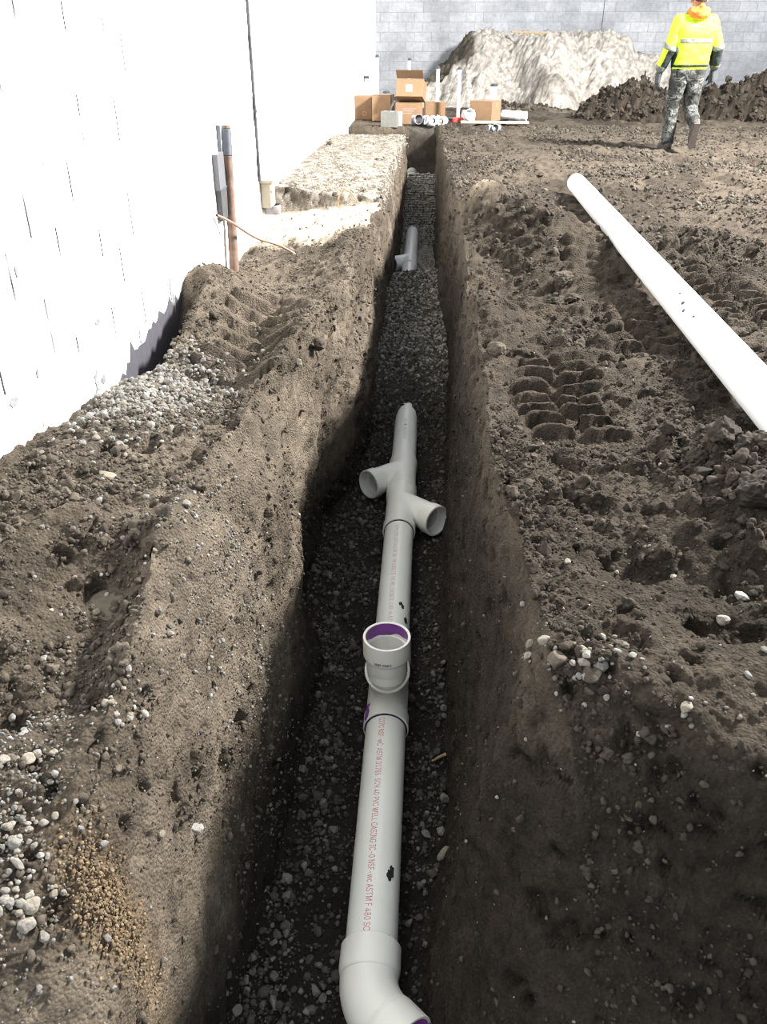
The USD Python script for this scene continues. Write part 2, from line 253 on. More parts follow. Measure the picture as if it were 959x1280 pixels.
# clods pressed into the surface: domes on random seeds
def domes(seeds, r, k=3, h=.8):
    dist, idx = cKDTree(seeds).query(P.reshape(-1, 3), k=k, distance_upper_bound=float(r.max()))
    rad = np.append(r, 0)[idx]; hh = np.sqrt(np.maximum(0, rad ** 2 - np.where(np.isfinite(dist), dist, 9) ** 2)) * h
    return hh.max(1).reshape(NR, NC)
def seed_on(n, weight, r_lo, r_hi, p=2.2):
    area = np.linalg.norm(np.cross(np.gradient(P, axis=1), np.gradient(P, axis=0)), axis=-1); w = (area * weight).ravel(); w = w / w.sum()
    i = rng.choice(len(w), n, p=w); r = r_lo * (1 - rng.random(n) * (1 - (r_lo / r_hi) ** p)) ** (-1 / p)
    return i, r
patchy = smooth01(.45, .62, meshkit.fbm(P * [2.2, 2.2, 2.2], 3, 31))
rimband = np.exp(-((PX - x_right_rim(PY)) / .12) ** 2) * (PX > x_right_rim(PY))
big_clods = gauss(PX, PY, 1.15, 2.45, .3, .4) * 3 + gauss(PX, PY, .72, 6.1, .35, .5) * 2.5 + gauss(PX, PY, 1.75, 5.8, .5, .5) * 2 + gauss(PX, PY, .8, 4.1, .15, .3) * 3 + gauss(PX, PY, 2.2, 4.6, .4, .3) * 2
clod_w = ((SEC == 4) * (.25 + 1.6 * patchy) + (SEC == 0) * (.3 + patchy)) * smooth01(.3, .6, PY) * (PY < 15) / (1 + .08 * PY ** 2) * (1 - .85 * track)
i, r = seed_on(6000, clod_w, .008, .026); dm = domes(P.reshape(-1, 3)[i] - [0, 0, .004], r)
i, r = seed_on(360, big_clods * (SEC == 4), .03, .075); dm = np.maximum(dm, domes(P.reshape(-1, 3)[i] - [0, 0, .012], r))
d += dm * (.35 + 1.1 * fine)
P = P + N * d[..., None] * (.9 * smooth01(0, .02, np.abs(PX - WX + .02)) + .1)[..., None]
N = grid_normals(P)
# soil tint (albedo), darker down the trench and on the near slope
def mixc(c, col, m): return c * (1 - m[..., None]) + np.array(col) * m[..., None]
n_a = meshkit.fbm(P * 1.6, 4, 41); n_b = meshkit.fbm(P * 6, 3, 43)
C = np.zeros(P.shape) + np.array([.092, .077, .061])
C = mixc(C, (.132, .111, .089), smooth01(.45, .62, n_a) * (SEC < 2))
C = mixc(C, (.160, .136, .108), smoothface * .8)
FARMASK = smooth01(.45, .58, meshkit.fbm(P * [2.6, 1.2, 2.6], 3, 61)) * (SEC == 4) * smooth01(6, 8, PY)
C = mixc(C, (.040, .033, .027), FARMASK * .8)
damp = np.clip((SEC == 4) * (.62 + 1.3 * (n_a - .5)) * smooth01(10, 4, PY), 0, .95)
C = mixc(C, (.039, .0315, .0245), damp)
C = mixc(C, (.046, .038, .030), np.clip(big_clods * .5, 0, .8) * (SEC == 4))
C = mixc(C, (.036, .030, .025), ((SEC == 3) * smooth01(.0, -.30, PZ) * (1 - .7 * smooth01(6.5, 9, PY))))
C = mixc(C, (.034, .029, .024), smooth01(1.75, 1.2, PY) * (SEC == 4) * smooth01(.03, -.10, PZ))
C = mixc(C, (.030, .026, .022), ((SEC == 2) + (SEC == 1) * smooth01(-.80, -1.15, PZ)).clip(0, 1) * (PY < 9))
C = mixc(C, (.085, .080, .072), (SEC == 2) * (PY > 9.) * 1.0)
C = mixc(C, (.17, .158, .14), (SEC == 2) * smooth01(5.7, 6.8, PY) * (PY <= 9.))  # hump lightened, the light on its crest is put into the colour
C = mixc(C, (.088, .076, .062), (1 - FARMASK) * (SEC == 4) * smooth01(8, 13, PY) * (.30 + .5 * smooth01(.4, .6, n_b)))
C = mixc(C, (.34, .28, .21), np.clip(1.3 * gauss(PX, PY, .40, 7.2, .10, .40), 0, 1) * (SEC >= 3))
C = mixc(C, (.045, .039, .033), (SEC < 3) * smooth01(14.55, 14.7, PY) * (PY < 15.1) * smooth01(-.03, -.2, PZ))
C = mixc(C, (.055, .046, .036), (SEC == 0) * smooth01(7.40, 7.46, PY) * smooth01(7.68, 7.63, PY))
bench = (SEC < 2) * smooth01(7.45, 7.65, PY) * (PY < 13) * smooth01(-.12, .02, PZ)
n_c = meshkit.fbm(P * 14, 2, 47)
C = mixc(C, (.34, .32, .29), bench * (.12 + .75 * smooth01(.38, .58, n_c)))
sand = (SEC == 0) * smooth01(6.25, 6.6, PY + .25 * (n_b - .5)) * (1 - smooth01(7.4, 7.6, PY))
C = mixc(C, (.62, .54, .45), sand * .95)
C = mixc(C, (.20, .185, .17), gauss(PX, PY, -1.12, 3.15, .24, .40) * (SEC == 0) * 1.0)
C = mixc(C, (.20, .145, .092), np.clip(1.4 * gauss(PX, PY, -.66, 1.10, .06, .07) * (n_b + .3), 0, .9) * (SEC < 2))
C *= (1 + .35 * (fine - .5))[..., None]
F = grid_faces(NR, NC)
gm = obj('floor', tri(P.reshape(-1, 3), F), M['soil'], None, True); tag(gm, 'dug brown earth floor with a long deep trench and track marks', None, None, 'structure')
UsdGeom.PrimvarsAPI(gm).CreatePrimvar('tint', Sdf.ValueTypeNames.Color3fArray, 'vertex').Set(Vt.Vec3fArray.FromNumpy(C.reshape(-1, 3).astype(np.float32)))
PF, NF, PIXF = P.reshape(-1, 3), N.reshape(-1, 3), None
_pix, _dep = project(PF)
_seen = (_dep > .3) & (_pix[:, 0] > -60) & (_pix[:, 0] < 1020) & (_pix[:, 1] > 60) & (_pix[:, 1] < 1340)
_idx = np.nonzero(_seen)[0]; _tree = cKDTree(_pix[_idx])
def on_ground(px, py):
    """The point of the ground seen at a pixel, and the ground's normal there."""
    k = _tree.query([px, py], k=14)[1]; k = _idx[k]; k = k[np.argmin(_dep[k])]; return PF[k], NF[k]
_topsec = (SEC.ravel() != 1) & (SEC.ravel() != 3)
_xyt = cKDTree(PF[_topsec][:, :2]); _topP = PF[_topsec]
def ground_z(x, y): return float(_topP[_xyt.query([x, y], k=4)[1]][:, 2].mean())

# ---------------------------------------------------------------- block walls
def struct(name, label):
    x = UsdGeom.Xform.Define(stage, '/World/' + name); return tag(x, label, None, None, 'structure')
wl = struct('wall_left', 'white painted block wall running along the left side')
BH, BL, JT = .203, .406, .010
z_course = .705 - 5 * BH; y_head = 2.835; CJ = 6.915
blk = bevel_box(.05, BL - JT, BH - .006, .002); rest, beds = [], []
for k in range(17):
    z0 = z_course + k * BH; off = y_head + (k - 5) % 2 * BL / 2
    beds.append(box(WX - .05, WX - .0004, -1.0, BY + .1, z0 + BH - .006, z0 + BH))
    y0 = off - 10 * BL
    while y0 < BY:
        cuts = [(y0, y0 + BL)]
        if y0 < CJ < y0 + BL: cuts = [(y0, CJ), (CJ, y0 + BL)]
        for a, b in cuts:
            if b - a < .04: continue
            c = [WX - .025, (a + b) / 2, z0 + BH / 2 - .003]
            m = blk if len(cuts) == 1 else bevel_box(.05, b - a - JT, BH - .006, .002)
            q, zz = project([c])
            if len(cuts) == 1 and 1.2 < c[1] < 9.0 and -.25 < c[2] and -30 < q[0, 1] < 700 and q[0, 0] > -60 and zz[0] > 0:
                b_ = obj('block', m, M['white_block'], wl); UsdGeom.Xformable(b_).AddTranslateOp().Set(Gf.Vec3d(*c))
            else: rest.append(moved(m, trimesh.transformations.translation_matrix(c)))
        y0 += BL
obj('blockwork', cat(*rest), M['white_block'], wl, kind='stuff'); obj('bed_joints', cat(*beds), M['white_mortar'], wl)
obj('backing', box(WX - .2, WX - .0012, -1.0, BY + .2, -1.2, z_course + 17 * BH), M['raw_mortar'], wl)
cdz = at_x(324, 226, WX)[2]; cd = thing('conduit', 'thin dark conduit running down the white wall to the beige pouch', 'conduit', (WX, CJ, cdz)); ch = z_course + 17 * BH - cdz
obj('tube', tube_path([[.011, 0, 0], [.011, 0, ch]], .0095, 12, (0, 1, 0)), M['sealant'], cd, True)
for zc_ in (.5, 1.4, 2.3): obj('clip', box(0, .023, -.016, .016, zc_ - .012, zc_ + .012), M['sealant'], cd)
def blob(pts, depth, seed=0):
    from shapely.geometry import Polygon
    p = Polygon(pts).buffer(.004).simplify(.001); p = max(getattr(p, 'geoms', [p]), key=lambda g: g.area); return trimesh.creation.extrude_polygon(p, depth, engine='earcut')
def ragged(r, n=18, seed=0, k=.45, sx=1., sy=1.):
    g = np.random.default_rng(seed); a = np.arange(n) / n * 2 * np.pi; q = r * (1 - k * g.random(n)); return np.stack([q * np.cos(a) * sx, q * np.sin(a) * sy], 1)
for q, (px, py, r, sx, sy) in enumerate([(121, 476, .035, .7, 1.2), (129, 474, .02, 1, 1), (122, 500, .03, .4, 1.6), (176, 421, .035, .7, 1), (214, 366, .055, .35, 1.5), (218, 380, .04, .3, 1.3), (252, 346, .03, .6, 1.2), (47, 467, .012, 1, 1), (17, 502, .03, .9, .5), (122, 402, .02, 1.2, .4), (20, 340, .012, .5, 1.5)]):
    c = at_x(px, py, WX); m = blob(ragged(r, 16, q, .5, sx, sy), .004)
    obj('mortar_smear', moved(m, frame(c + [-.001, 0, 0], (1, 0, 0), (0, 1, 0))), M['mortar_smear'], wl, label='grey mortar smear')
from shapely.geometry import Polygon as _Pg
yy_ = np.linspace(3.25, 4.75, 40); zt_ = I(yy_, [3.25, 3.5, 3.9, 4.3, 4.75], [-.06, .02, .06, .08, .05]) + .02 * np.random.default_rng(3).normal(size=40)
dc = trimesh.creation.extrude_polygon(_Pg(list(zip(yy_, zt_)) + [(4.75, -.5), (3.25, -.5)]).buffer(0), .003, engine='earcut')  # thin near-black sheet painting the deep shade between wall and soil
obj('damp_coating', moved(dc, frame((WX - .001, 0, 0), (1, 0, 0), (0, 1, 0))), M['sealant'], wl, label='painted black shade in the gap at the wall foot')
wb = struct('wall_back', 'bare grey block wall closing the far end')
blk = bevel_box(BL - .009, .05, BH - .009, .004); rest = []
for k in range(17):
    z0 = -.25 + k * BH; x0 = WX - .1 + (k % 2) * BL / 2 - BL
    while x0 < 13:
        c = [x0 + BL / 2, BY + .025, z0 + BH / 2]; q, zz = project([c])
        if -14 < q[0, 1] < 150 and 455 < q[0, 0] < 985:
            b_ = obj('block', blk, M['grey_block'], wb); UsdGeom.Xformable(b_).AddTranslateOp().Set(Gf.Vec3d(*c))
        else: rest.append(moved(blk, trimesh.transformations.translation_matrix(c)))
        x0 += BL
obj('blockwork', cat(*rest), M['grey_block'], wb, kind='stuff')
obj('backing', box(WX - .2, 13.2, BY + .008, BY + .2, -1.0, -.25 + 17 * BH), M['grey_mortar'], wb)
cj = at_y(754, 20, BY)[0]
obj('joint_sealant', box(cj - .008, cj + .008, BY - .002, BY + .02, -.2, -.25 + 17 * BH), M['sealant'], wb)

# ---------------------------------------------------------------- drain pipe run in the trench
def mrev(profile, n=64): return Manifold.revolve(manifold3d.CrossSection([np.asarray(profile, float)[:, :2].tolist()]), n)
def mtx(T): return np.asarray(T)[:3, :4]
def man(m): return m.to_mesh() and tri(m.to_mesh().vert_properties[:, :3], m.to_mesh().tri_verts)
def on_cyl(m, p, axis, up, r, phi0, lift=.0005):
    """Wraps a flat mesh (x along the axis, y round it) onto a cylinder of radius r."""
    v = np.array(m.vertices); axis = np.asarray(axis, float) / np.linalg.norm(axis); up = np.asarray(up, float); up = up - axis * (up @ axis); up /= np.linalg.norm(up)
    side = np.cross(up, axis); a = phi0 + v[:, 1] / r; R = r + lift + v[:, 2]
    side = -np.cross(axis, up) * -1.0
    return tri(np.asarray(p) + v[:, 0, None] * axis + R[:, None] * (np.cos(a)[:, None] * up + np.sin(a)[:, None] * np.cross(up, axis) * -1.0), m.faces)
RP, AXZ, AXX = .084, -1.214, -.12
def pipe_mesh(p0, p1, r=RP, w=.007):
    L = np.linalg.norm(np.subtract(p1, p0)); prof = [(r - w, 0), (r - .001, 0), (r, .001), (r, L - .001), (r - .001, L), (r - w, L), (r - w, 0)]
    return moved(lathe(prof, 72), frame(p0, np.subtract(p1, p0), (0, 0, 1) if abs(np.subtract(p1, p0)[2]) < .5 * L else (1, 0, 0)))
RB, RH = .0885, .0955
def wye_mesh(L, zi, bdir, bl):
    """Wye along z from 0 to L, branch from zi in the direction bdir (unit vector)."""
    run = mrev([(0, 0), (RH - .003, 0), (RH, .003), (RH, .068), (RB, .084), (RB, L - .084), (RH, L - .068), (RH, L - .003), (RH - .003, L), (0, L)])
    br = mrev([(0, 0), (RB, 0), (RB, bl - .078), (RH, bl - .062), (RH, bl - .003), (RH - .003, bl), (0, bl)])
    T = mtx(frame((0, 0, zi), bdir, (1, 0.1, 0)))
    ins = mrev([(0, -.01), (.0846, -.01), (.0846, .07), (.077, .07), (.077, L - .07), (.0846, L - .07), (.0846, L + .01), (0, L + .01)])
    bi = mrev([(0, 0), (.077, 0), (.077, bl - .068), (.0846, bl - .068), (.0846, bl + .01), (0, bl + .01)])
    return man((run + br.transform(T)) - ins - bi.transform(T))
def ring(r0, r1, z0, z1, n=64): return lathe([(r0, z0), (r1, z0), (r1, z1), (r0, z1), (r0, z0)], n)
run = thing('drain_pipe_run', 'pale grey plastic drain pipe run with wye fittings lying in the trench bottom', 'drain pipe', (AXX, 1.0, AXZ - RP))
def loc(m): return moved(m, trimesh.transformations.translation_matrix([-AXX, -1.0, -(AXZ - RP)]))
def axp(y): return np.array([AXX, y, AXZ])
E = dict(elbow=1.585, w3=(2.545, 3.05), w2=(4.13, 4.60), w1=(4.60, 5.03))
pipes = [obj('pipe', loc(pipe_mesh(axp(a), axp(b))), M['pvc'], run, 35) for a, b in ((E['elbow'] - .06, E['w3'][0] + .06), (E['w3'][1] - .06, E['w2'][0] + .06), (E['w1'][1] - .06, 6.4))]
Ty = frame((0, 0, 0), (0, 1, 0), (1, 0, 0))
def place_wye(key, zi, bdir_world, bl, label):
    T = frame(axp(E[key][0]), (0, 1, 0), (1, 0, 0)); bd = T[:3, :3].T @ (np.asarray(bdir_world, float) / np.linalg.norm(bdir_world))
    return obj('wye_fitting', loc(moved(wye_mesh(E[key][1] - E[key][0], zi, bd, bl), T)), M['pvc_dull'], run, 35, label=label)
S2 = math.sqrt(.5)
w1 = place_wye('w1', .30, (-1, -1, .08), .305, 'wye with its open branch pointing left')
w2 = place_wye('w2', .335, (1, -1, .08), .315, 'wye with its open branch pointing right')
w3 = place_wye('w3', .34, (0, -1, 1), .30, 'wye with its branch turned up')
for w, y, s in ((w3, E['w3'][0], .003), (w2, E['w2'][0], .0018), (w1, E['w1'][0] + .001, .0022)):
    obj('primer_line', loc(moved(ring(.0835, .0866 + s, -.004, .0012), frame(axp(y), (0, 1, 0), (1, 0, 0)))), M['primer_line'], w, 35, label='dark purple primer line')
sm = blob([(-.03, 0), (-.018, .012), (.01, .018), (.034, .010), (.05, .020), (.055, .004), (.02, -.006), (-.01, -.010)], .0004)
obj('primer_smear', loc(on_cyl(sm, axp(E['w3'][0] + .03), (0, 1, 0), (0, 0, 1), RH, -1.05)), M['primer'], w3, label='purple primer smear')
# riser bend: spigot in the tilted branch, turning upright into an open hub
bd = np.array([0, -S2, S2]); b0 = axp(E['w3'][0] + .34) + bd * .27; ctr = b0 + bd * .03
arc = [b0, b0 + bd * .02]
c0 = b0 + bd * .03; Rr = .155
for k in range(11):
    th = math.radians(45 * k / 10); arc.append(c0 + Rr * (math.sin(th) * bd + (1 - math.cos(th)) * np.array([0, S2, S2])))
top = arc[-1]; arc += [top + [0, 0, .015]]
rb = thing  # keep names short
bend = obj('riser_bend', loc(cat(tube_path(arc, .0838, 64, (1, 0, 0)))), M['pvc_dull'], run, 35, label='short bend rising to an open hub')
hubz = top + [0, 0, .005]
hub = lathe([(.0838, 0), (.0885, .002), (.0955, .014), (.0965, .02), (.0965, .098), (.0955, .101), (.0865, .101), (.0848, .099), (.0846, .040), (.077, .038), (.077, -.10), (.02, -.12)], 72)
obj('hub', loc(moved(hub, trimesh.transformations.translation_matrix(hubz))), M['pvc_dull'], bend, 35)
a = np.arange(73) / 72 * 2 * np.pi; lo = .050 + .010 * np.sin(a * 2 + 1) + .004 * np.sin(a * 7); lo[-1] = lo[0]
pv = np.vstack([np.stack([.0842 * np.cos(a), .0842 * np.sin(a), np.full(73, .0992)], 1), np.stack([.0842 * np.cos(a), .0842 * np.sin(a), lo], 1), np.stack([.0847 * np.cos(a), .0847 * np.sin(a), lo], 1)])
obj('primer_band', loc(moved(tri(pv, grid_faces(3, 73)), trimesh.transformations.translation_matrix(hubz))), M['primer'], bend, True, label='purple primer inside the hub')
tm = meshkit.text_mesh('NSF DWV', .011, .0004, bold=True); tm.apply_translation([-tm.bounds[1][0] / 2, 0, 0])
def upright_text(m, p, r, phi0):      # text round a vertical cylinder, facing -y at phi0 = 0
    v = np.array(m.vertices); a = phi0 + v[:, 0] / r; R = r + .0005 + v[:, 2]
    return tri(np.asarray(p) + np.stack([R * np.sin(a), -R * np.cos(a), v[:, 1]], 1), m.faces)
obj('print', loc(upright_text(tm, hubz + [0, 0, .022], .0965, -.12)), M['black_ink'], bend, label='small black print')
# bend at the near end
e_dir = np.array([.71, -.69, .08]); e_dir /= np.linalg.norm(e_dir); p_in = axp(E['elbow'] - .10); mid = p_in + np.array([0, -.075, 0])
path = [p_in]
for k in range(1, 12):
    s_ = k / 12; path.append((1 - s_) ** 2 * p_in + 2 * s_ * (1 - s_) * mid + s_ ** 2 * (mid + e_dir * .085))
path.append(mid + e_dir * .085); path.append(mid + e_dir * .12)
el = obj('elbow_fitting', loc(tube_path(path, .0905, 64, (0, 0, 1))), M['pvc_dull'], run, 35, label='bend with an open purple-lined mouth')
obj('hub', loc(moved(lathe([(.0845, 0), (.0935, 0), (.0965, .003), (.0965, .075), (.0905, .095), (.085, .10)], 72), frame(axp(E['elbow']), (0, -1, 0), (1, 0, 0)))), M['pvc_dull'], el, 35)
hp = mid + e_dir * .075
obj('hub', loc(moved(lathe([(.0905, 0), (.0935, .014), (.0945, .02), (.0945, .098), (.0935, .101), (.0868, .101), (.0848, .099), (.0846, .03), (.077, .028), (.077, -.04), (.05, -.05)], 72), frame(hp, e_dir, (0, 0, 1)))), M['pvc_dull'], el, 35)
obj('primer_band', loc(moved(ring(.0838, .0845, .03, .099, 72), frame(hp, e_dir, (0, 0, 1)))), M['primer'], el, True, label='purple primer inside the mouth')
obj('primer_line', loc(on_cyl(blob([(-.001, -.03), (.001, .03), (.004, .06), (.001, .09), (-.004, .09), (-.003, .03)], .0006), axp(E['elbow'] + .003), (0, 1, 0), (0, 0, 1), RP, .35)), M['black_ink'], el)
# printing and scuffs on the pipes
def pipe_text(txt, y_far, y_near, h, phi, parent, p=None, r=RP, m='red_ink'):
    t = meshkit.text_mesh(txt, h, .0002); L = t.bounds[1][0]; t.apply_scale([(y_far - y_near) / L, 1, 1]); t.apply_translation([0, -h / 2, 0])
    p = axp(y_far) if p is None else p
    v = np.array(t.vertices); a = phi + v[:, 1] / r; R = r + .0005 + v[:, 2]     # runs towards the camera, tops of letters to the right
    obj('print', loc(tri(np.asarray(p) + np.stack([R * np.sin(a), -v[:, 0], R * np.cos(a)], 1), t.faces)), M[m], parent, label='red print along the pipe')
pipe_text('C27C NSF-wC  ASTM D1785  SCH 40 PVC WELL CASING IC-0 NSF-wc ASTM F 480 SC', 2.53, 1.592, .022, -.17, pipes[0])
M['faded_ink'] = plain('faded_red_ink', (.66, .45, .43), .6, .2, 60)
pipe_text('ASTM D1785 6IN SCH 40 PVC NSF-PW 260PSI 73F  PVC WELL CASING IC-0 NSF-wc ASTM F 480', 4.08, 3.10, .022, -.12, pipes[1], m='faded_ink')
pipe_text('NSF-wc 6IN SCH 40', 5.60, 5.25, .022, .0, pipes[2], m='faded_ink')
for q, (y, ph, r, sx, sy, pp) in enumerate([(1.80, .62, .016, 1.3, .6, 0), (1.82, .72, .018, 1.6, .5, 0), (3.33, .45, .014, 1.2, .7, 1), (3.31, .58, .010, 1.6, .6, 1), (3.22, .85, .018, 1.4, .7, 1), (5.50, .02, .006, 1, 1, 2)]):
    obj('scuff_mark', loc(on_cyl(blob(ragged(r, 14, q + 40, .6, sx, sy), .0003), axp(y), (0, 1, 0), (0, 0, 1), RP, ph)), M['black_ink'], pipes[pp], label='black scuff')
# the second length, beyond the hump of gravel
r2 = thing('drain_pipe_run', 'short white drain pipe with a stub branch showing beyond the gravel hump', 'drain pipe', (-.21, 10.0, -1.19))
o2 = np.array([-.205, 0, -1.10])
def loc2(m): return moved(m, trimesh.transformations.translation_matrix([.21, -10.0, 1.19]))
T = frame(o2 + [0, 10.02, 0], (0, 1, 0), (1, 0, 0)); bdl = T[:3, :3].T @ np.array([-S2, -S2, .02])
obj('wye_fitting', loc2(moved(wye_mesh(.50, .36, bdl, .30), T)), M['white_pipe'], r2, 35)
obj('pipe', loc2(pipe_mesh(o2 + [0, 8.9, 0], o2 + [0, 10.08, 0])), M['white_pipe'], r2, 35); obj('pipe', loc2(pipe_mesh(o2 + [0, 10.46, 0], o2 + [0, 12.6, 0])), M['white_pipe'], r2, 35)
M['dull_grey'] = plain('dull_grey_plastic', (.20, .20, .195), .6, .2, 20)
pe = at_y(514, 214, 13.75); tp = thing('pipe_stub', 'grey pipe end poking out of the gravel at the far end of the trench', 'pipe', pe - [0, 0, .10])
obj('pipe', moved(pipe_mesh((0, -.35, 0), (0, .55, .0)), np.eye(4)), M['dull_grey'], tp, 35); obj('collar', moved(ring(.083, .092, .0, .07, 40), frame((0, .1, 0), (0, 1, 0), (0, 0, 1))), M['dull_grey'], tp, 35)
# loose white pipe on the right bank
q0, q1 = np.array([1.385, 8.35, .105]), np.array([1.275, 2.15, .115])
lp = thing('long_pipe', 'long white plastic pipe lying loose along the right bank', 'pipe', q0)
obj('pipe', moved(pipe_mesh(q0, q1, .0835), trimesh.transformations.translation_matrix(-q0)), M['white_pipe'], lp, 35)
ax = (q1 - q0) / np.linalg.norm(q1 - q0)
t = meshkit.text_mesh('6IN SCH 40 PVC NSF-wc ASTM D1785', .018, .0002); t.apply_scale([.62 / t.bounds[1][0], 1, 1])
side = np.cross(ax, (0, 0, 1.)); v = np.array(t.vertices); aa = .12 - v[:, 1] / .0835; R = .0840 + v[:, 2]; upv = np.cross(side, ax)
M['faint_ink'] = plain('faint_ink', (.70, .66, .69), .6, .1, 60)
obj('print', tri(ax * 5.2 + v[:, 0, None] * ax + R[:, None] * (np.cos(aa)[:, None] * upv + np.sin(aa)[:, None] * side), t.faces), M['faint_ink'], lp, label='faint print')
for q, (s_, ph, r) in enumerate([(4.28, -.75, .012), (4.36, -1.0, .012), (4.5, -.8, .006), (4.15, -.5, .006)]):
    obj('scuff_mark', moved(on_cyl(blob(ragged(r, 12, q + 60, .6, 1.4, .6), .0003), q0 + ax * s_, ax, (0, 0, 1), .0835, -ph), trimesh.transformations.translation_matrix(-q0)), M['black_ink'], lp, label='black scuff')

# ---------------------------------------------------------------- loose gravel, crumbs and stones
def rock(seed, sub=1, k=.35, flat=(1, 1, .8), facet=0, rough=0.0):
    m = trimesh.creation.icosphere(subdivisions=sub, radius=1.0); v = np.array(m.vertices)
    v *= (1 + k * (meshkit.fbm(v * 1.3 + seed * 3.7, 2, seed) - .5) * 2)[:, None]
    if facet:
        g = np.random.default_rng(seed)
        for _ in range(facet):
            n = g.normal(size=3); n /= np.linalg.norm(n); h = .62 + .25 * g.random(); e = v @ n - h; v -= np.maximum(e, 0)[:, None] * n * .9
    if rough: v *= (1 + rough * (meshkit.fbm(v * 4.5 + seed, 3, seed + 5) - .5) * 2)[:, None]
    return tri(v * flat, m.faces)
def quats(n, up=None, tilt=1.0):
    q = rng.normal(size=(n, 4)); q /= np.linalg.norm(q, axis=1, keepdims=True); return q
def scatter(name, label, n, weight, r_lo, r_hi, p, protos, m, sink=.25, zscale=.8, along=None):
    area = np.linalg.norm(np.cross(np.gradient(P, axis=1), np.gradient(P, axis=0)), axis=-1); w = (area * weight).ravel(); w = w / w.sum()
    i = rng.choice(len(w), n, p=w); r = r_lo * (1 - rng.random(n) * (1 - (r_lo / r_hi) ** p)) ** (-1 / p)
    yy = PF[i][:, 1]; jit = np.stack([(rng.random(n) - .5) * .006 * (1 + yy), (rng.random(n) - .5) * np.maximum(.0055, .0044 * yy), np.zeros(n)], 1)
    pos = PF[i] + jit + rng.normal(size=(n, 3)) * .003 + NF[i] * (r * (1 - 2 * sink) * .5)[:, None]
    ins = UsdGeom.PointInstancer.Define(stage, '/World/' + name); tag(ins, label, name.replace('_', ' '), None, 'stuff')
    targets = []
    for k, pm in enumerate(protos):
        pr = usdkit.mesh(stage, f'/World/{name}/piece_{k:03d}' if k else f'/World/{name}/piece', pm, m, smooth=True); targets.append(pr.GetPath())
    ins.CreatePrototypesRel().SetTargets(targets)
    ins.CreateProtoIndicesAttr(Vt.IntArray.FromNumpy(rng.integers(0, len(protos), n).astype(np.int32)))
    ins.CreatePositionsAttr(Vt.Vec3fArray.FromNumpy(pos.astype(np.float32)))
    q = quats(n); ins.CreateOrientationsAttr(Vt.QuathArray([Gf.Quath(float(a), float(b), float(c), float(d_)) for a, b, c, d_ in q]))
    sc = r[:, None] * (1 + .35 * (rng.random((n, 3)) - .5)); ins.CreateScalesAttr(Vt.Vec3fArray.FromNumpy(sc.astype(np.float32)))
    return ins
R1 = [rock(s, 1, .30) for s in range(4)]; R2 = [rock(s + 9, 2, .45, (1, .9, .75), 4) for s in range(4)]; CL = [rock(s + 20, 2, .9, (1, .9, .8), 3) for s in range(5)]; CS = [rock(s + 30, 1, .8, (1, .9, .8)) for s in range(5)]
inview = ((_dep > .3) & (_pix[:, 0] > -160) & (_pix[:, 0] < 1120) & (_pix[:, 1] > 90) & (_pix[:, 1] < 1420)).reshape(NR, NC)
clear = (np.abs(PX - 1.33) > .12) & (PX > WX + .04)
lod = inview / (1 + (PY / 5.0) ** 2) * clear * (1 - .9 * track) * (1 - .7 * (SEC == 4) * smooth01(-.08, -.2, PZ) * (PY < 1.6))
flat_ = smooth01(.35, .7, N[..., 2])
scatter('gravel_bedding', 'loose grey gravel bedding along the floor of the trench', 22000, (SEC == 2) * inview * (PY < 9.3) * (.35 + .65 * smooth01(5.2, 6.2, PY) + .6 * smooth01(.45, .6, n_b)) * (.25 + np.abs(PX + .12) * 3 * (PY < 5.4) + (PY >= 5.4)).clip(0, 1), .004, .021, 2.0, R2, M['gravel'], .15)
scatter('hump_gravel', 'gravel tinted as if lit on the hump that buries the pipe in mid trench', 5000, (SEC == 2) * smooth01(5.9, 6.8, PY) * (PY < 9.1) * inview, .005, .019, 2.0, R2, M['pale_gravel'], .15)
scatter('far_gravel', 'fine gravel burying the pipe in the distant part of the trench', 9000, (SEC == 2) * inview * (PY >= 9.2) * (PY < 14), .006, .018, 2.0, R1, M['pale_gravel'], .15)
scatter('crushed_stone', 'patch of pale crushed stone against the foot of the white wall', 3200, (SEC == 0) * clear * gauss(PX, PY, -1.10, 3.12, .18, .34), .005, .017, 1.9, R2, M['grey_stone'], .2)
scatter('bank_pebbles', 'small pebbles strewn over the left bank nearest the viewer', 3600, (SEC < 2) * clear * inview * (.12 * flat_ * (PY < 3.4) + 3.0 * gauss(PX, PY, -.84, 1.12, .10, .25) + .9 * gauss(PX, PY, -.66, 2.2, .12, .35)), .0025, .009, 2.4, R2, M['grey_stone'], .35)
scatter('orange_grit', 'patch of coarse orange grit on the left trench side', 1500, (SEC < 2) * gauss(PX, PY, -.67, 1.09, .035, .055), .002, .006, 2.0, R1, M['orange_grit'], .2)
scatter('bench_gravel', 'bleached gravel spread on the raised bench by the white wall', 4200, (SEC < 2) * clear * (PY > 7.6) * (PY < 12.9) * (PZ > -.1) * (.3 + smooth01(.4, .6, n_b)), .005, .015, 2.4, R1, M['pale_stone'], .5)
scatter('tan_crumbs', 'dry tan soil crumbs on the left bank', 24000, (SEC < 2) * lod * (PY < 7.4) * (.16 + .9 * flat_ * smooth01(.40, .58, n_b)) * (1 - .8 * smoothface) * (1 - .9 * sand), .0025, .013, 2.2, CS, M['tan_clod'], .4)
scatter('tan_clods', 'dry tan clods on the left bank', 260, (SEC == 0) * lod * (PY < 6.2) * smooth01(.45, .58, n_b), .012, .026, 2.5, CL, M['tan_clod'], .45)
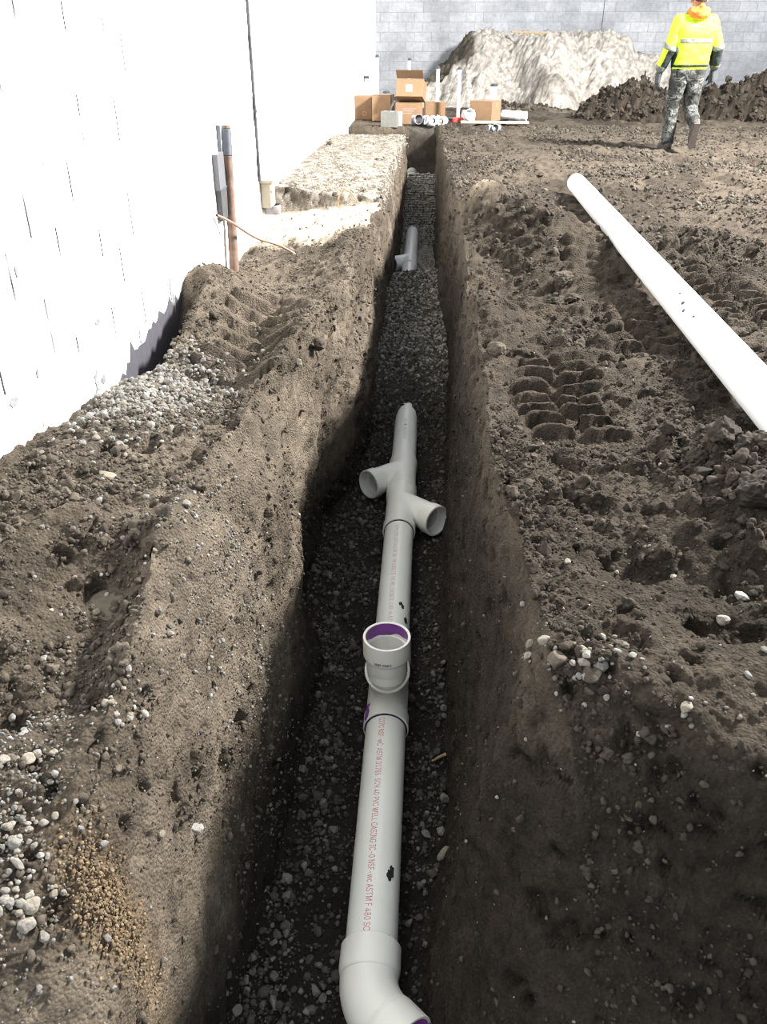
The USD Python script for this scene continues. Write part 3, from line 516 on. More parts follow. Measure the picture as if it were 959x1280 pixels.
scatter('dark_crumbs', 'damp dark soil crumbs over the right bank', 32000, (SEC >= 3) * lod * (PY < 11) * (.10 + (SEC == 4) * (.22 + 1.1 * patchy + 2.5 * np.clip(rimband, 0, 1) * (PY < 3) + big_clods * .5)), .0025, .013, 2.2, CS, M['dark_clod'], .4)
scatter('dark_clods', 'damp dark clods over the right bank', 700, (SEC == 4) * lod * (PY < 9) * (.05 + patchy * .6 + 1.2 * np.clip(rimband, 0, 1) * (PY < 3) + big_clods * 1.5), .012, .030, 2.5, CL, M['dark_clod'], .45)
offp = np.hypot(PX - 3.15, PY - 12.0) > .35
scatter('far_crumbs', 'clods littering the trodden ground in the distance', 15000, (SEC == 4) * inview * clear * offp * (PY > 7) * (PY < 15.4) * (.2 + patchy), .008, .034, 2.5, CL, M['far_clod'], .45)
scatter('light_pebbles', 'little pale pebbles dotted over the right bank', 1300, (SEC >= 3) * lod * (PY < 9) * (.10 + .5 * flat_ + 2.0 * gauss(PX, PY, .40, 1.62, .15, .12)), .002, .008, 2.2, R2, M['pale_stone'], .3)

stone_n = [0]
def stone(px, py, r_px, label, group=None, m='pale_stone', sub=3, flat=(1, .85, .72), facet=5, k=.3, name='stone', catg='stone', sink=.3, seed=None):
    p, n = on_ground(px, py); zc = (p - EYE) @ _f; r = r_px / FPX * zc; stone_n[0] += 1; s = seed if seed is not None else 100 + stone_n[0]
    o = obj(name, rock(s, sub, k, flat, facet, .22 if 'clod' in name or 'lump' in name else .04), M[m], None, True); tag(o, label, catg, group)
    g = np.random.default_rng(s); A = trimesh.transformations.rotation_matrix(g.random() * 6.28, [0, 0, 1])[:3, :3]
    T = frame((0, 0, 0), n * .6 + np.array([0, 0, .6]), (1, .1, 0))[:3, :3] @ A * r
    Mx = np.eye(4); Mx[:3, :3] = T.T; Mx[3, :3] = p + n * r * (flat[2] - 2 * sink * flat[2])
    UsdGeom.Xformable(o).AddTransformOp().Set(Gf.Matrix4d(*Mx.ravel())); return o
for a in [(678, 800, 8, 'pale cream rounded stone, upper right of three huddled at the rim of the right bank'), (663, 805, 7, 'buff stone, upper left of three huddled at the rim of the right bank'), (660, 819, 7, 'cream oblong stone, lowest of three huddled at the rim of the right bank'),
          (724, 812, 7, 'cream stone left in a touching pair near the middle of the stony patch'), (734, 816, 6.5, 'cream stone right in a touching pair near the middle of the stony patch'),
          (731, 827, 8, 'bluish white angular stone just below a touching cream pair'), (782, 804, 6, 'lone pale stone to the right of the stony patch'), (755, 795, 5, 'small cream pebble at the top of the stony patch'), (729, 845, 8, 'brownish buff flat stone below the bluish white one')]:
    stone(*a)
stone(695, 823, 14, 'large brown angular rock among small pale stones on the right bank', m='tan_clod', facet=8)
stone(757, 832, 11, 'dull grey dusty stone right of the bluish white one', m='grey_stone')
stone(925, 741, 11, 'light grey pitted stone far out on the right bank', m='grey_stone', facet=9)
stone(906, 770, 9, 'pale cream stone just in front of the light grey pitted stone'); stone(852, 884, 9, 'cream oval stone near the crumbling front edge of the right bank'); stone(838, 715, 5, 'single pale pebble in a smooth hollow of the right bank')
stone(708, 700, 5, 'white pebble in the rutted soil above the stony patch'); stone(956, 812, 6, 'pale stone cut by the right edge of the picture')
stone(130, 593, 15, 'flat tan slab of stone below the crushed stone by the wall', flat=(1, .6, .22)); stone(140, 752, 34, 'broad flat slab of soil lying in a hollow of the left bank', m='tan_clod', flat=(1, .8, .16), facet=2, name='soil_slab', catg='soil slab')
stone(393, 431, 11, 'dark squarish lump of earth beside the left track marks', m='dark_clod', facet=7, name='soil_lump', catg='soil lump'); stone(373, 454, 6, 'white pebble near the dark lump by the left track marks')
stone(620, 437, 13, 'rounded earth lump on the right rim beside the gravel hump', m='tan_clod', name='soil_lump', catg='soil lump')
stone(165, 895, 6, 'white pebble, lowest of a loose handful on the near left ridge'); stone(146, 888, 5, 'pale pebble just left of the lowest white one on the near left ridge')
stone(555, 1066, 9, 'pale bone-like stone stuck in the right side of the trench', flat=(.5, 1.2, .5), facet=0, sink=.1)
stone(3, 948, 9, 'white rounded stone at the left picture edge'); stone(13, 945, 8, 'brownish rounded stone beside the white one at the left picture edge', m='tan_clod'); stone(36, 945, 9, 'large pale oval stone, tallest in the near left gravel'); stone(47, 937, 6, 'beige stone right of the large pale oval one'); stone(66, 939, 6, 'white pebble at the right end of the near left gravel row'); stone(150, 961, 6, 'buff stone poking from the near left slope', m='tan_clod')
stone(46, 1134, 11, 'biggest cream stone in the lower left gravel'); stone(34, 1124, 7, 'white stone just above left of the biggest cream stone'); stone(16, 1128, 7, 'lilac grey stone in the lower left gravel', m='grey_stone'); stone(5, 1122, 7, 'bright white stone at the left picture edge low down'); stone(38, 1152, 12, 'knobbly cream lump under the biggest cream stone'); stone(62, 1164, 8, 'grey angular stone at the foot of the lower left gravel', m='grey_stone', facet=9)
stone(25, 1052, 10, 'broad grey stone midway in the left gravel', m='grey_stone'); stone(25, 1077, 9, 'long flat beige stone midway in the left gravel', flat=(1.3, .6, .5)); stone(295, 1262, 8, 'pale stone on the trench floor at the bottom of the picture', m='grey_stone'); stone(205, 1042, 6, 'pale pebble on the left slope above the shadow'); stone(248, 1036, 9, 'rounded grey stone set in the left slope', m='grey_stone')
g = np.random.default_rng(5)
def bunch(n, cx, cy, sx, sy, lo, hi, label, group, m):
    for _ in range(n):
        px, py = cx + g.normal() * sx, cy + g.normal() * sy
        if px < -20 or px > 975: continue
        stone(px, py, lo + (hi - lo) * g.random() ** 2, label, group, m, sub=2, facet=4)
bunch(60, 25, 1085, 26, 55, 3, 7, 'rounded pebble in the gravel at the lower left edge', 'lower left gravel pebbles', 'pale_stone')
bunch(45, 165, 505, 38, 34, 2.5, 6, 'pale chip in the crushed stone beside the white wall', 'crushed stone chips by the wall', 'pale_stone')
bunch(28, 740, 830, 36, 28, 2.5, 5.5, 'little stone in the stony patch on the right bank', 'small stones of the right bank patch', 'grey_stone')
bunch(22, 155, 870, 14, 25, 2.5, 6, 'pale pebble in the handful on the near left ridge', 'pebbles on the near left ridge', 'pale_stone')
bunch(22, 110, 775, 60, 60, 2.5, 6, 'pebble lying on the rough left bank', 'pebbles on the rough left bank', 'pale_stone')
bunch(24, 235, 640, 45, 40, 2.5, 6, 'grey stone on the left bank above the ridge', 'grey stones above the left ridge', 'grey_stone')
bunch(26, 330, 1235, 60, 30, 3, 7, 'dark wet pebble on the trench floor near the bend', 'pebbles on the near trench floor', 'gravel')
bunch(14, 880, 900, 50, 40, 3, 6, 'earthy stone near the front edge of the right bank', 'stones at the front of the right bank', 'grey_stone')
for px, py, r, lab in [(900, 545, 22, 'big dark clod of earth under the loose white pipe, highest in its heap'), (948, 612, 30, 'biggest dark clod, at the right picture edge below the loose white pipe'), (870, 570, 14, 'dark clod at the left of the heap below the loose white pipe'), (930, 560, 18, 'dark clod squeezed between the two biggest clods of the heap'), (890, 627, 14, 'rounded dark clod lowest in the heap below the loose white pipe'),
        (855, 602, 10, 'small dark clod at the lower left of the heap below the white pipe'), (957, 556, 16, 'dark clod touching the loose white pipe at the right picture edge'), (835, 540, 12, 'lone dark clod left of the heap, under the middle of the white pipe'), (912, 592, 12, 'dark clod in the middle of the heap, left of the biggest one'),
        (700, 350, 12, 'dark clod highest of three above the right-hand track marks'), (716, 373, 10, 'dark clod at the right of three above the right-hand track marks'), (690, 377, 9, 'dark clod lowest left of three above the right-hand track marks')]:
    stone(px, py, r, lab, 'dark clods by the loose pipe', 'dark_clod', sub=4, facet=5, k=.55, flat=(1, .85, .8), name='soil_clod', catg='soil clod')
stone(411, 181, 5, 'dark lump against the white wall on the raised gravel bench', m='dark_clod', name='soil_lump', catg='soil lump')
# a broken twig on the right side of the trench
tw, tn = on_ground(553, 943); t_ = thing('twig', 'short broken twig sticking out of the right trench side', 'twig', tw + tn * .012)
M['wood'] = plain('dry_wood', (.33, .25, .15), .85, .35, 40, .4, 120)
obj('stick', cat(tube_path([[-.045, -.02, -.012], [-.015, -.006, 0], [.012, .004, .008], [.04, .012, .012]], [.004, .006, .0065, .003], 9, (0, 0, 1))), M['wood'], t_, True)
obj('side_stick', tube_path([[.0, 0, .004], [.02, -.008, .016], [.036, -.012, .018]], [.004, .0035, .002], 8, (0, 0, 1)), M['wood'], t_, True)

rt, rn = on_ground(436, 254); t_ = thing('root', 'thin pale root arching out of the sandy edge below the gravel bench', 'root', rt)
obj('root_loop', tube_path([[-.10, 0, -.03], [-.085, 0, .06], [-.04, .01, .125], [.02, 0, .10], [.08, -.01, .02], [.13, -.01, -.02]], [.008, .008, .007, .007, .006, .004], 8, (0, 1, 0)), M['wood'], t_, True)
# ---------------------------------------------------------------- by the white wall
M['rust'] = plain('rusty_steel', (.165, .105, .08), .8, .45, 14, .3, 60); M['galv'] = plain('grey_steel', (.10, .112, .135), .5, .2, 20, 0, metallic=.3)
M['copper'] = plain('coppery_rod', (.30, .19, .15), .5, .2, 30); M['plate_light'] = plain('grey_plate', (.11, .115, .13), .6, .15, 20); M['plate_dark'] = plain('dark_grey_plate', (.055, .056, .062), .7, .35, 25); M['tape'] = plain('beige_plastic', (.26, .24, .19), .6, .1, 20); M['grey_plastic'] = plain('grey_plastic', (.20, .20, .22), .6, .3, 30)
b = at_x(291, 322, -1.285); tpt = at_x(282, 153, -1.30); post_h = tpt[2] - b[2] + .25
pst = thing('steel_post', 'rusty steel post standing upright against the white wall', 'post', (b[0], b[1], b[2] - .25))
lean = np.array([tpt[0] - b[0], tpt[1] - b[1], tpt[2] - b[2] + .25]); lean /= np.linalg.norm(lean); L = post_h
def bar(a, b_, r): return moved(lathe([(1e-4, 0), (r - .003, 0), (r, .003), (r, b_ - a - .003), (r - .003, b_ - a), (1e-4, b_ - a)], 28), frame(lean * a, lean, (1, 0, 0)))
obj('shaft', bar(0, L * .83, .030), M['rust'], pst, 40); obj('collar', bar(L * .83, L - .02, .0315), M['galv'], pst, 40, label='bluish grey upper sleeve'); obj('cap', bar(L - .02, L, .030), M['rust'], pst, 40)
pa, pb = at_x(271, 190, WX), at_x(280, 270, WX); y0, y1 = at_x(265, 195, WX)[1], at_x(278, 272, WX)[1]  # grey panels added in place of a dark recess in the wall
pl = thing('metal_plate', 'narrow grey panel standing in for a recess in the white wall behind the rusty post', 'plate', (WX, pa[1] - .06, pb[2]))
H = pa[2] - pb[2]; Wd = .17
obj('upper_panel', box(0, .035, -Wd / 2, Wd / 2, H * .48, H), M['plate_light'], pl); obj('lower_panel', box(0, .035, -Wd / 2 + .01, Wd / 2 + .01, 0, H * .465), M['plate_dark'], pl, label='darker lower panel'); obj('seam_strip', box(0, .040, -Wd / 2, Wd / 2 + .01, H * .462, H * .482), M['galv'], pl)
obj('edge_rod', box(.0, .022, Wd / 2 + .015, Wd / 2 + .03, H * .1, H * 1.38), M['galv'], pl, label='thin grey strip running up past the recess panel')
ra, re = at_x(271, 270, WX + .02), on_ground(366, 316)[0] + [0, 0, .012]
rd = thing('copper_rod', 'thin coppery rod slanting from the white wall down to the soil', 'rod', re)
rel = ra - re; obj('rod', tube_path([rel * s_ + np.array([0, 0, -.10 * s_ * (1 - s_) + .03 * math.sin(s_ * 9)]) * .35 for s_ in np.linspace(1, -.05, 24)], .0085, 12, (0, 0, 1)), M['copper'], rd, True)
cb = at_x(328, 242, WX); ws = thing('wall_pouch', 'small beige plastic pouch taped at the foot of the dark joint in the white wall', 'pouch', cb)
obj('pouch', moved(bevel_box(.09, .17, .20, .012), trimesh.transformations.translation_matrix([.046, 0, 0])), M['tape'], ws); obj('flap', moved(bevel_box(.11, .20, .025, .005), trimesh.transformations.translation_matrix([.056, -.01, .105])), M['tape'], ws)
obj('torn_strip', moved(bevel_box(.012, .11, .03, .003), trimesh.transformations.translation_matrix([.097, -.03, .06]) @ rot([1, 0, 0], 38)), M['white_mortar'], ws, label='white torn strip'); obj('sleeve', moved(lathe([(.02, 0), (.068, 0), (.07, .06), (.06, .07)], 24), trimesh.transformations.translation_matrix([.075, .01, -.155])), M['grey_plastic'], ws, True, label='grey torn lower end')

# ---------------------------------------------------------------- heaps at the far end
HEAPV = []
def heap(name, label, catg, x0, x1, y0, y1, hfun, m, res, tint, amp, seed, dark=None):
    xs, ys = np.arange(x0, x1, res), np.arange(y0, y1, res); X, Yg = np.meshgrid(xs, ys); Z = hfun(X, Yg)
    Z = Z + (amp * (meshkit.fbm(np.stack([X * 2.2, Yg * 2.2, X * 0], -1), 5, seed) - .5) * 2 + amp * .5 * (meshkit.fbm(np.stack([X * 9, Yg * 9, X * 0], -1), 3, seed + 1) - .5) * 2 + amp * .22 * (meshkit.fbm(np.stack([X * 26, Yg * 20, X * 0], -1), 2, seed + 2) - .5) * 2) * smooth01(-.05, .25, Z)
    Q = np.stack([X, Yg, Z - .06], -1)
    nb = meshkit.fbm(Q * [24, 13, 11], 4, seed + 3); c = np.array(tint[0]) * (1 - smooth01(.38, .6, nb))[..., None] + np.array(tint[1]) * smooth01(.38, .6, nb)[..., None]
    keep = (Z > -.08); Fq = grid_faces(*X.shape); k = keep.ravel()[Fq].all(1); t = tri(Q.reshape(-1, 3), Fq[k]); c = c if dark is None else c * (1 - dark(X, Yg, nb))[..., None] + np.array([.10, .09, .075]) * dark(X, Yg, nb)[..., None]; tint_ = c.reshape(-1, 3)
    used = np.unique(t.faces); mp = -np.ones(len(t.vertices), int); mp[used] = np.arange(len(used))
    o = obj(name, tri(np.array(t.vertices)[used], mp[t.faces]), m, None, True); tag(o, label, catg)
    UsdGeom.PrimvarsAPI(o).CreatePrimvar('tint', Sdf.ValueTypeNames.Color3fArray, 'vertex').Set(Vt.Vec3fArray.FromNumpy(tint_[used].astype(np.float32))); HEAPV.append(Q.reshape(-1, 3)[used]); return o
def sandh(x, y):
    top = I(x, [-.6, .05, .5, .95, 1.6, 3.3, 4.2, 5.2, 6.0], [0, .55, 1.0, 1.36, 1.40, 1.36, 1.30, .8, 0])
    front = 18.9 + .35 * np.sin(x * 1.7) + .25 * np.sin(x * 4.1 + 1)
    rise = np.clip((y - front) / 1.75, 0, 1); back = 1 - smooth01(22.2, 23.4, y) * .3
    gul = 1 + .10 * np.sin(x * 9 + 3 * meshkit.noise(np.stack([x * 3, y * 2, x * 0], -1), 4) * 2) * smooth01(0, .3, rise) * (1 - rise * .7)
    return top * (rise ** .85) * back * gul + .16 * gauss(x, y, 2.2, 18.8, .6, .4) - .02
sp = heap('sand_heap', 'tall pale sand heap piled against the grey back wall', 'sand heap', -.7, 6.2, 18.3, BY - .01, sandh, M['soil'], .035, ((.36, .34, .315), (.54, .52, .495)), .22, 71, lambda x, y, n: np.clip(smooth01(20.38, 20.55, y) * smooth01(1.0, .88, x) + .8 * gauss(x, y, 1.7, 18.9, 2.5, .22) * (n > .42), 0, 1))
def m1(x, y): return .56 * np.clip(1.15 - np.hypot((x - 3.85) / 1.15, (y - 16.9) / .95), 0, 1) ** .8 + .13 * gauss(x, y, 3.55, 16.6, .10, .18) + .14 * gauss(x, y, 3.82, 16.7, .10, .2) - .04
def m2(x, y): return .80 * np.clip(1.2 - np.hypot((x - 6.6) / 1.7, (y - 17.2) / 1.1), 0, 1) ** .7 + .25 * gauss(x, y, 5.0, 17.2, .6, .5) - .05
heap('dirt_heap', 'dark jagged dirt heap left of the worker', 'dirt heap', 2.4, 5.0, 15.7, 18.2, m1, M['soil'], .03, ((.020, .017, .014), (.060, .050, .040)), .30, 81)
heap('dirt_heap', 'dark rounded dirt heap right of the worker', 'dirt heap', 4.3, 9.4, 15.9, 18.6, m2, M['soil'], .035, ((.020, .017, .014), (.055, .046, .037)), .28, 91)
def m3(x, y): return .22 * gauss(x, y, 1.9, 18.3, 1.2, .35) + .14 * gauss(x, y, 1.3, 18.0, .3, .2) - .03
heap('dirt_ridge', 'low dark dirt ridge along the foot of the pale sand heap', 'dirt ridge', .2, 3.6, 17.6, 19.2, m3, M['soil'], .03, ((.09, .08, .068), (.17, .15, .12)), .08, 95)
hv = np.vstack([HEAPV[1], HEAPV[2], HEAPV[3]]); hv = hv[hv[:, 2] > .02]; ii = rng.choice(len(hv), 2600); rr_ = .012 + .05 * rng.random(2600) ** 3
ins = UsdGeom.PointInstancer.Define(stage, '/World/heap_clods'); tag(ins, 'loose clods lying over the dark dirt heaps', 'clods', None, 'stuff')
ins.CreatePrototypesRel().SetTargets([usdkit.mesh(stage, f'/World/heap_clods/piece_{k:03d}' if k else '/World/heap_clods/piece', pm, M['dark_clod']).GetPath() for k, pm in enumerate(CL)])
ins.CreateProtoIndicesAttr(Vt.IntArray.FromNumpy(rng.integers(0, 5, 2600).astype(np.int32))); ins.CreatePositionsAttr(Vt.Vec3fArray.FromNumpy((hv[ii] + [0, 0, .004]).astype(np.float32)))
ins.CreateOrientationsAttr(Vt.QuathArray([Gf.Quath(*map(float, q)) for q in quats(2600)])); ins.CreateScalesAttr(Vt.Vec3fArray.FromNumpy(np.repeat(rr_[:, None], 3, 1).astype(np.float32)))
for px, py, r, lab in ((703, 44, .10, 'dark clod on the crest of the sand heap beside the plank'), (772, 51, .09, 'dark clod on the right shoulder of the sand heap')):
    c = at_y(px, py, 20.75); o = obj('soil_clod', rock(int(px), 3, .6, (1.3, 1, .6), 3, .2), M['dark_clod'], None, True); tag(o, lab, 'soil clod'); o = UsdGeom.Xformable(o); o.AddTranslateOp().Set(Gf.Vec3d(*c)); o.AddScaleOp().Set(Gf.Vec3f(r, r, r))
pk = at_y(668, 43, 20.8); pp = thing('timber_plank', 'weathered plank lying along the crest of the pale sand heap', 'plank', (pk[0], 20.8, 1.36)); obj('board', moved(bevel_box(1.0, .14, .035, .004), rot([0, 1, 0], 2.0)), M['wood'], pp)

# ---------------------------------------------------------------- materials stored at the trench end
M['card'] = plain('cardboard', (.25, .155, .088), .85, .10, 8, .1, 80, rand=.10); M['card_dark'] = plain('cardboard_inside', (.17, .10, .055), .9, .12, 8); M['label_white'] = plain('white_label', (.8, .8, .78), .6, .03, 20); M['tape_tan'] = plain('packing_tape', (.32, .22, .13), .35, .05, 10)
M['cap'] = plain('dark_cap', (.05, .05, .06), .5, .2, 20); M['red_tool'] = plain('red_plastic', (.55, .06, .05), .4, .1, 20); M['pine'] = plain('pale_board', (.36, .32, .26), .8, .15, 12)
def carton(label, x, y, w, d_, h, yaw=0, tilt=0, z=None, flaps=True, marks='', openn=False, catg='cardboard box'):
    z = ground_z(x, y) if z is None else z
    t = thing('cardboard_box', label, catg, (x, y, z)); T0 = rot([0, 0, 1], yaw) @ rot([1, 0, 0], tilt); th = .006
    put = lambda m, T=np.eye(4): moved(m, T0 @ T)
    body = cat(*(moved(bevel_box(*s, .002), trimesh.transformations.translation_matrix(c)) for s, c in (((w, th, h), (0, -d_ / 2 + th / 2, h / 2)), ((w, th, h), (0, d_ / 2 - th / 2, h / 2)), ((th, d_ - 2 * th, h), (-w / 2 + th / 2, 0, h / 2)), ((th, d_ - 2 * th, h), (w / 2 - th / 2, 0, h / 2)), ((w, d_, th), (0, 0, th / 2)))))
    obj('body', put(body), M['card'], t)
    for sy in (-1, 1):
        a = (-sy * 62 if openn else -sy * 1.2); fl = moved(bevel_box(w - .004, d_ / 2 - .002, th, .002), trimesh.transformations.translation_matrix([0, -sy * d_ / 4 if not openn else sy * d_ / 4, 0]))
        obj('flap', put(fl, trimesh.transformations.translation_matrix([0, sy * d_ / 2, h + th * .6]) @ (rot([1, 0, 0], sy * 35) if openn else np.eye(4))), M['card_dark'] if openn else M['card'], t)
    if not openn: obj('tape', put(cat(box(-w / 2, w / 2, -.03, .03, h + th * 1.2, h + th * 1.4), box(-w / 2 - .001, -w / 2, -.03, .03, h - .09, h), box(w / 2, w / 2 + .001, -.03, .03, h - .09, h))), M['tape_tan'], t)
    if 'ring' in marks: obj('print', put(moved(ring(.028, .036, 0, .0012, 30), frame((.02, -d_ / 2, h * .28), (0, -1, 0), (1, 0, 0)))), M['red_ink'], t, label='red printed ring')
    if 'lines' in marks: obj('print', put(cat(*(box(-w * .25, w * (.1 + .08 * k), -d_ / 2 - .0012, -d_ / 2, h * (.55 + .1 * k), h * (.58 + .1 * k)) for k in range(3)))), M['red_ink'], t, label='reddish print')
    if 'label' in marks: obj('label', put(box(-.06, .05, -d_ / 2 - .0015, -d_ / 2, h * .28, h * .28 + .11)), M['label_white'], t, label='white paper label')
    return t, T0
def gpos(px, py): p = at_z(px, py, 0.0); return p
p = gpos(453.5, 150); carton('brown cardboard box with a red printed ring, nearest the white wall', p[0], p[1] + .18, .31, .34, .37, 2, marks='ring')
p = gpos(477, 152); carton('brown cardboard box between the ring-printed box and the stack of two', p[0] + .02, p[1] + .2, .33, .34, .40, -9, marks='')
p = gpos(508, 155); xs_, ys_ = p[0] + .03, p[1] + .27; b3, _ = carton('lower cardboard box with red print, bearing a bigger box', xs_, ys_, .46, .46, .33, 3, marks='lines')
t4 = carton('big cardboard box leaning back on top of another box', xs_ + .03, ys_ - .02, .46, .32, .28, -10, -20, z=ground_z(xs_, ys_) + .36 + .02, marks='label', openn=True)
p = gpos(543, 151); carton('small orange-brown cardboard box behind the white fittings', p[0], p[1] + .55, .36, .3, .26, 6)
p = gpos(607, 153); carton('cardboard box turned corner-on beside the plank', p[0], p[1] + .25, .42, .38, .31, -28)
# one grey concrete block
p = gpos(489, 159); cbk = thing('concrete_block', 'pale grey concrete block standing at the trench edge before the boxes', 'concrete block', (p[0], p[1] + .12, ground_z(p[0], p[1] + .12) - .005), math.radians(-24))
cm = Manifold.cube([.30, .19, .23], True) - Manifold.cube([.10, .125, .4], True).translate([-.07, 0, 0]) - Manifold.cube([.10, .125, .4], True).translate([.07, 0, 0]); obj('block', moved(man(cm), trimesh.transformations.translation_matrix([0, 0, .115])), M['concrete'], cbk)
obj('end_web', moved(bevel_box(.02, .15, .21, .004), trimesh.transformations.translation_matrix([.157, 0, .115])), M['concrete'], cbk)
# standing white pipes with dark tops
def riser(px, py_top, y, r, label, bottom=None):
    t = at_y(px, py_top, y); z0 = (ground_z(t[0], y) if bottom is None else bottom) - .05; h = t[2] - z0
    o = thing('standing_pipe', label, 'pipe', (t[0], y, z0)); obj('pipe', lathe([(r - .004, 0), (r, 0), (r, h), (r - .004, h), (r - .004, h - .1)], 24), M['white_pipe'], o, 40)
    obj('cap', moved(lathe([(1e-4, .02), (r - .012, .02), (r - .004, .008), (r + .004, 0), (r + .004, -.022), (r, -.022)], 24), trimesh.transformations.translation_matrix([0, 0, h])), M['cap'], o, 40, label='dark top cap'); return o
riser(471.5, 70, 17.3, .030, 'tall thin white pipe standing nearest the white wall'); riser(512, 74, 17.8, .032, 'white pipe standing behind the stacked boxes')
riser(548, 84, 16.9, .032, 'white standing pipe just right of the stacked boxes'); riser(575, 85, 16.2, .032, 'tall white standing pipe in open ground before the sand heap'); riser(618, 106, 17.2, .062, 'thick short white pipe standing behind the corner-on box'); riser(483, 115, 17.0, .06, 'stubby white pipe standing behind the second brown box')
# white fittings, bucket, tool, plank and lying pipe
def fitting(px, py, label, r, h, d0, m='white_pipe', name='pipe_fitting', catg='pipe fitting'):
    p = gpos(px, py); z = ground_z(p[0], p[1]); o = thing(name, label, catg, (p[0], p[1], z + r * .9))
    T = frame((0, 0, 0), d0, (0, 0, 1)); obj('body', moved(lathe([(r * .55, -h / 2 + .03), (r - .008, -h / 2), (r, -h / 2), (r, -h / 4), (r * .88, -h / 4 + .01), (r * .88, h / 4 - .01), (r, h / 4), (r, h / 2), (r - .008, h / 2), (r * .55, h / 2 - .03)], 28), T), M[m], o, 40)
    obj('branch', moved(lathe([(r * .84, 0), (r * .84, r * 1.2), (r * .93, r * 1.25), (r * .93, r * 1.6), (r * .8, r * 1.6), (r * .75, r * 1.2)], 24), frame((0, 0, 0), np.cross(d0, (0, 0, 1.)) + np.array([0, -.2, .3]), (.1, .2, 1))), M[m], o, 40); return o
fitting(540, 158, 'white plastic pipe fitting in front of the small orange-brown box', .075, .22, (.2, -1, .3)); fitting(553, 157, 'white plastic pipe fitting at the right end of the fittings pile', .07, .2, (-.3, -1, 0)); fitting(525, 157, 'grey plastic pipe fitting at the foot of the box stack', .085, .26, (1, -.2, 0), 'grey_plastic'); fitting(585, 153, 'fat white pipe coupling lying beside the red tool', .10, .20, (1, .2, 0)); fitting(617, 165, 'small grey pipe fitting lying in front of the plank', .06, .2, (1, .3, 0), 'grey_plastic'); fitting(541, 139, 'white plastic elbow perched behind the small box', .07, .2, (0, .3, 1))
p = gpos(572, 153); o = thing('power_tool', 'red tool with a black handle lying beside the plank', 'tool', (p[0], p[1], ground_z(p[0], p[1]) + .05)); obj('body', moved(bevel_box(.2, .09, .09, .02), rot([0, 0, 1], 20)), M['red_tool'], o); obj('handle', tube_path([[-.06, 0, .02], [-.14, .01, .03], [-.22, .0, .0]], .022, 12, (0, 0, 1)), M['cap'], o, True); obj('nose', tube_path([[.08, .02, 0], [.16, .05, -.01]], [.035, .02], 14, (0, 0, 1)), M['galv'], o, True)
p = gpos(618, 158); o = thing('timber_plank', 'pale plank lying flat before the corner-on box', 'plank', (p[0], p[1], ground_z(p[0], p[1]) + .035), math.radians(-2)); obj('board', bevel_box(1.12, .14, .035, .004), M['pine'], o)
pl0 = gpos(630, 153) + [0, .5, .09]; o = thing('lying_pipe', 'short white pipe lying on the ground right of the corner-on box', 'pipe', pl0); obj('pipe', pipe_mesh((0, 0, 0), (.42, -.16, -.02), .075), M['white_pipe'], o, 40); obj('collar', moved(ring(.074, .084, .26, .34, 32), frame((0, 0, 0), (.42, -.16, -.02), (0, 0, 1))), M['white_pipe'], o, 40)
p = at_x(455, 98, WX); o = thing('wall_bracket', 'tiny dark bracket sticking out from the far white wall', 'bracket', p); obj('plate', box(0, .01, -.05, .05, -.05, .05), M['cap'], o); obj('arm', box(.01, .10, -.03, .03, .0, .04), M['cap'], o)
hs = [[.0, 0, .34], [-.04, -.03, .28], [-.07, -.05, .18], [-.06, -.05, .04]]; o = thing('black_hose', 'short black hose hanging at the left of the box stack', 'hose', (xs_ - .25, ys_ - .22, ground_z(xs_, ys_))); obj('hose', tube_path(hs, .022, 12, (1, 0, 0)), M['cap'], o, True); obj('end_collar', tube_path([hs[0], [.02, .01, .37]], .028, 12, (1, 0, 0)), M['cap'], o, True)

# ---------------------------------------------------------------- the worker walking away
M['hivis'] = plain('hi_vis_yellow', (.55, .86, .03), .7, .06, 9, .25, 14); M['orange_cloth'] = plain('orange_cloth', (.85, .17, .03), .8, .1, 12, .3, 40); M['reflective'] = plain('reflective_tape', (.15, .16, .15), .35, .05, 20); M['dark_cloth'] = plain('dark_cloth', (.02, .03, .028), .85, .3, 20, .2, 60); M['skin'] = plain('skin', (.45, .28, .2), .5, .08, 20); M['glove'] = plain('dark_glove', (.045, .05, .055), .7, .35, 25); M['boot'] = plain('muddy_boot', (.06, .05, .045), .85, .4, 20, .3, 60); M['sole'] = plain('muddy_sole', (.07, .058, .052), .95, .3, 25, .4, 60); M['white_cloth'] = plain('white_cloth', (.75, .75, .73), .8, .05, 20)
M['camo'] = mat('camouflage_cloth', {'tc': ('texture_coordinate', {}), 'w': ('noise_texture', {'scale': 7.0, 'detail': 3.0, 'roughness': .6, 'distortion': .7}), 'r': ('rgb_ramp', {'interpolate': False, 'ramp': [(0, (.022, .024, .024)), (.42, (.045, .048, .047)), (.50, (.095, .10, .097)), (.56, (.03, .032, .031)), (.61, (.16, .165, .16)), (.68, (.06, .063, .06))]}),
    'n': ('noise_texture', {'scale': 16.0, 'detail': 3.0}), 'b': ('bump', {'strength': .5, 'distance': .03}), 'p': ('principled_bsdf', {'roughness': .85, 'specular_ior_level': .2})}, [('tc.object', 'w.vector'), ('w.fac', 'r.fac'), ('r.color', 'p.base_color'), ('tc.object', 'n.vector'), ('n.fac', 'b.height'), ('b.normal', 'p.normal')], 'p.BSDF')
def sph(c, r): return Manifold.sphere(r, 20).translate([float(q) for q in c])
def hullb(*cr): return Manifold.batch_hull([sph(c, r) for c, r in cr])
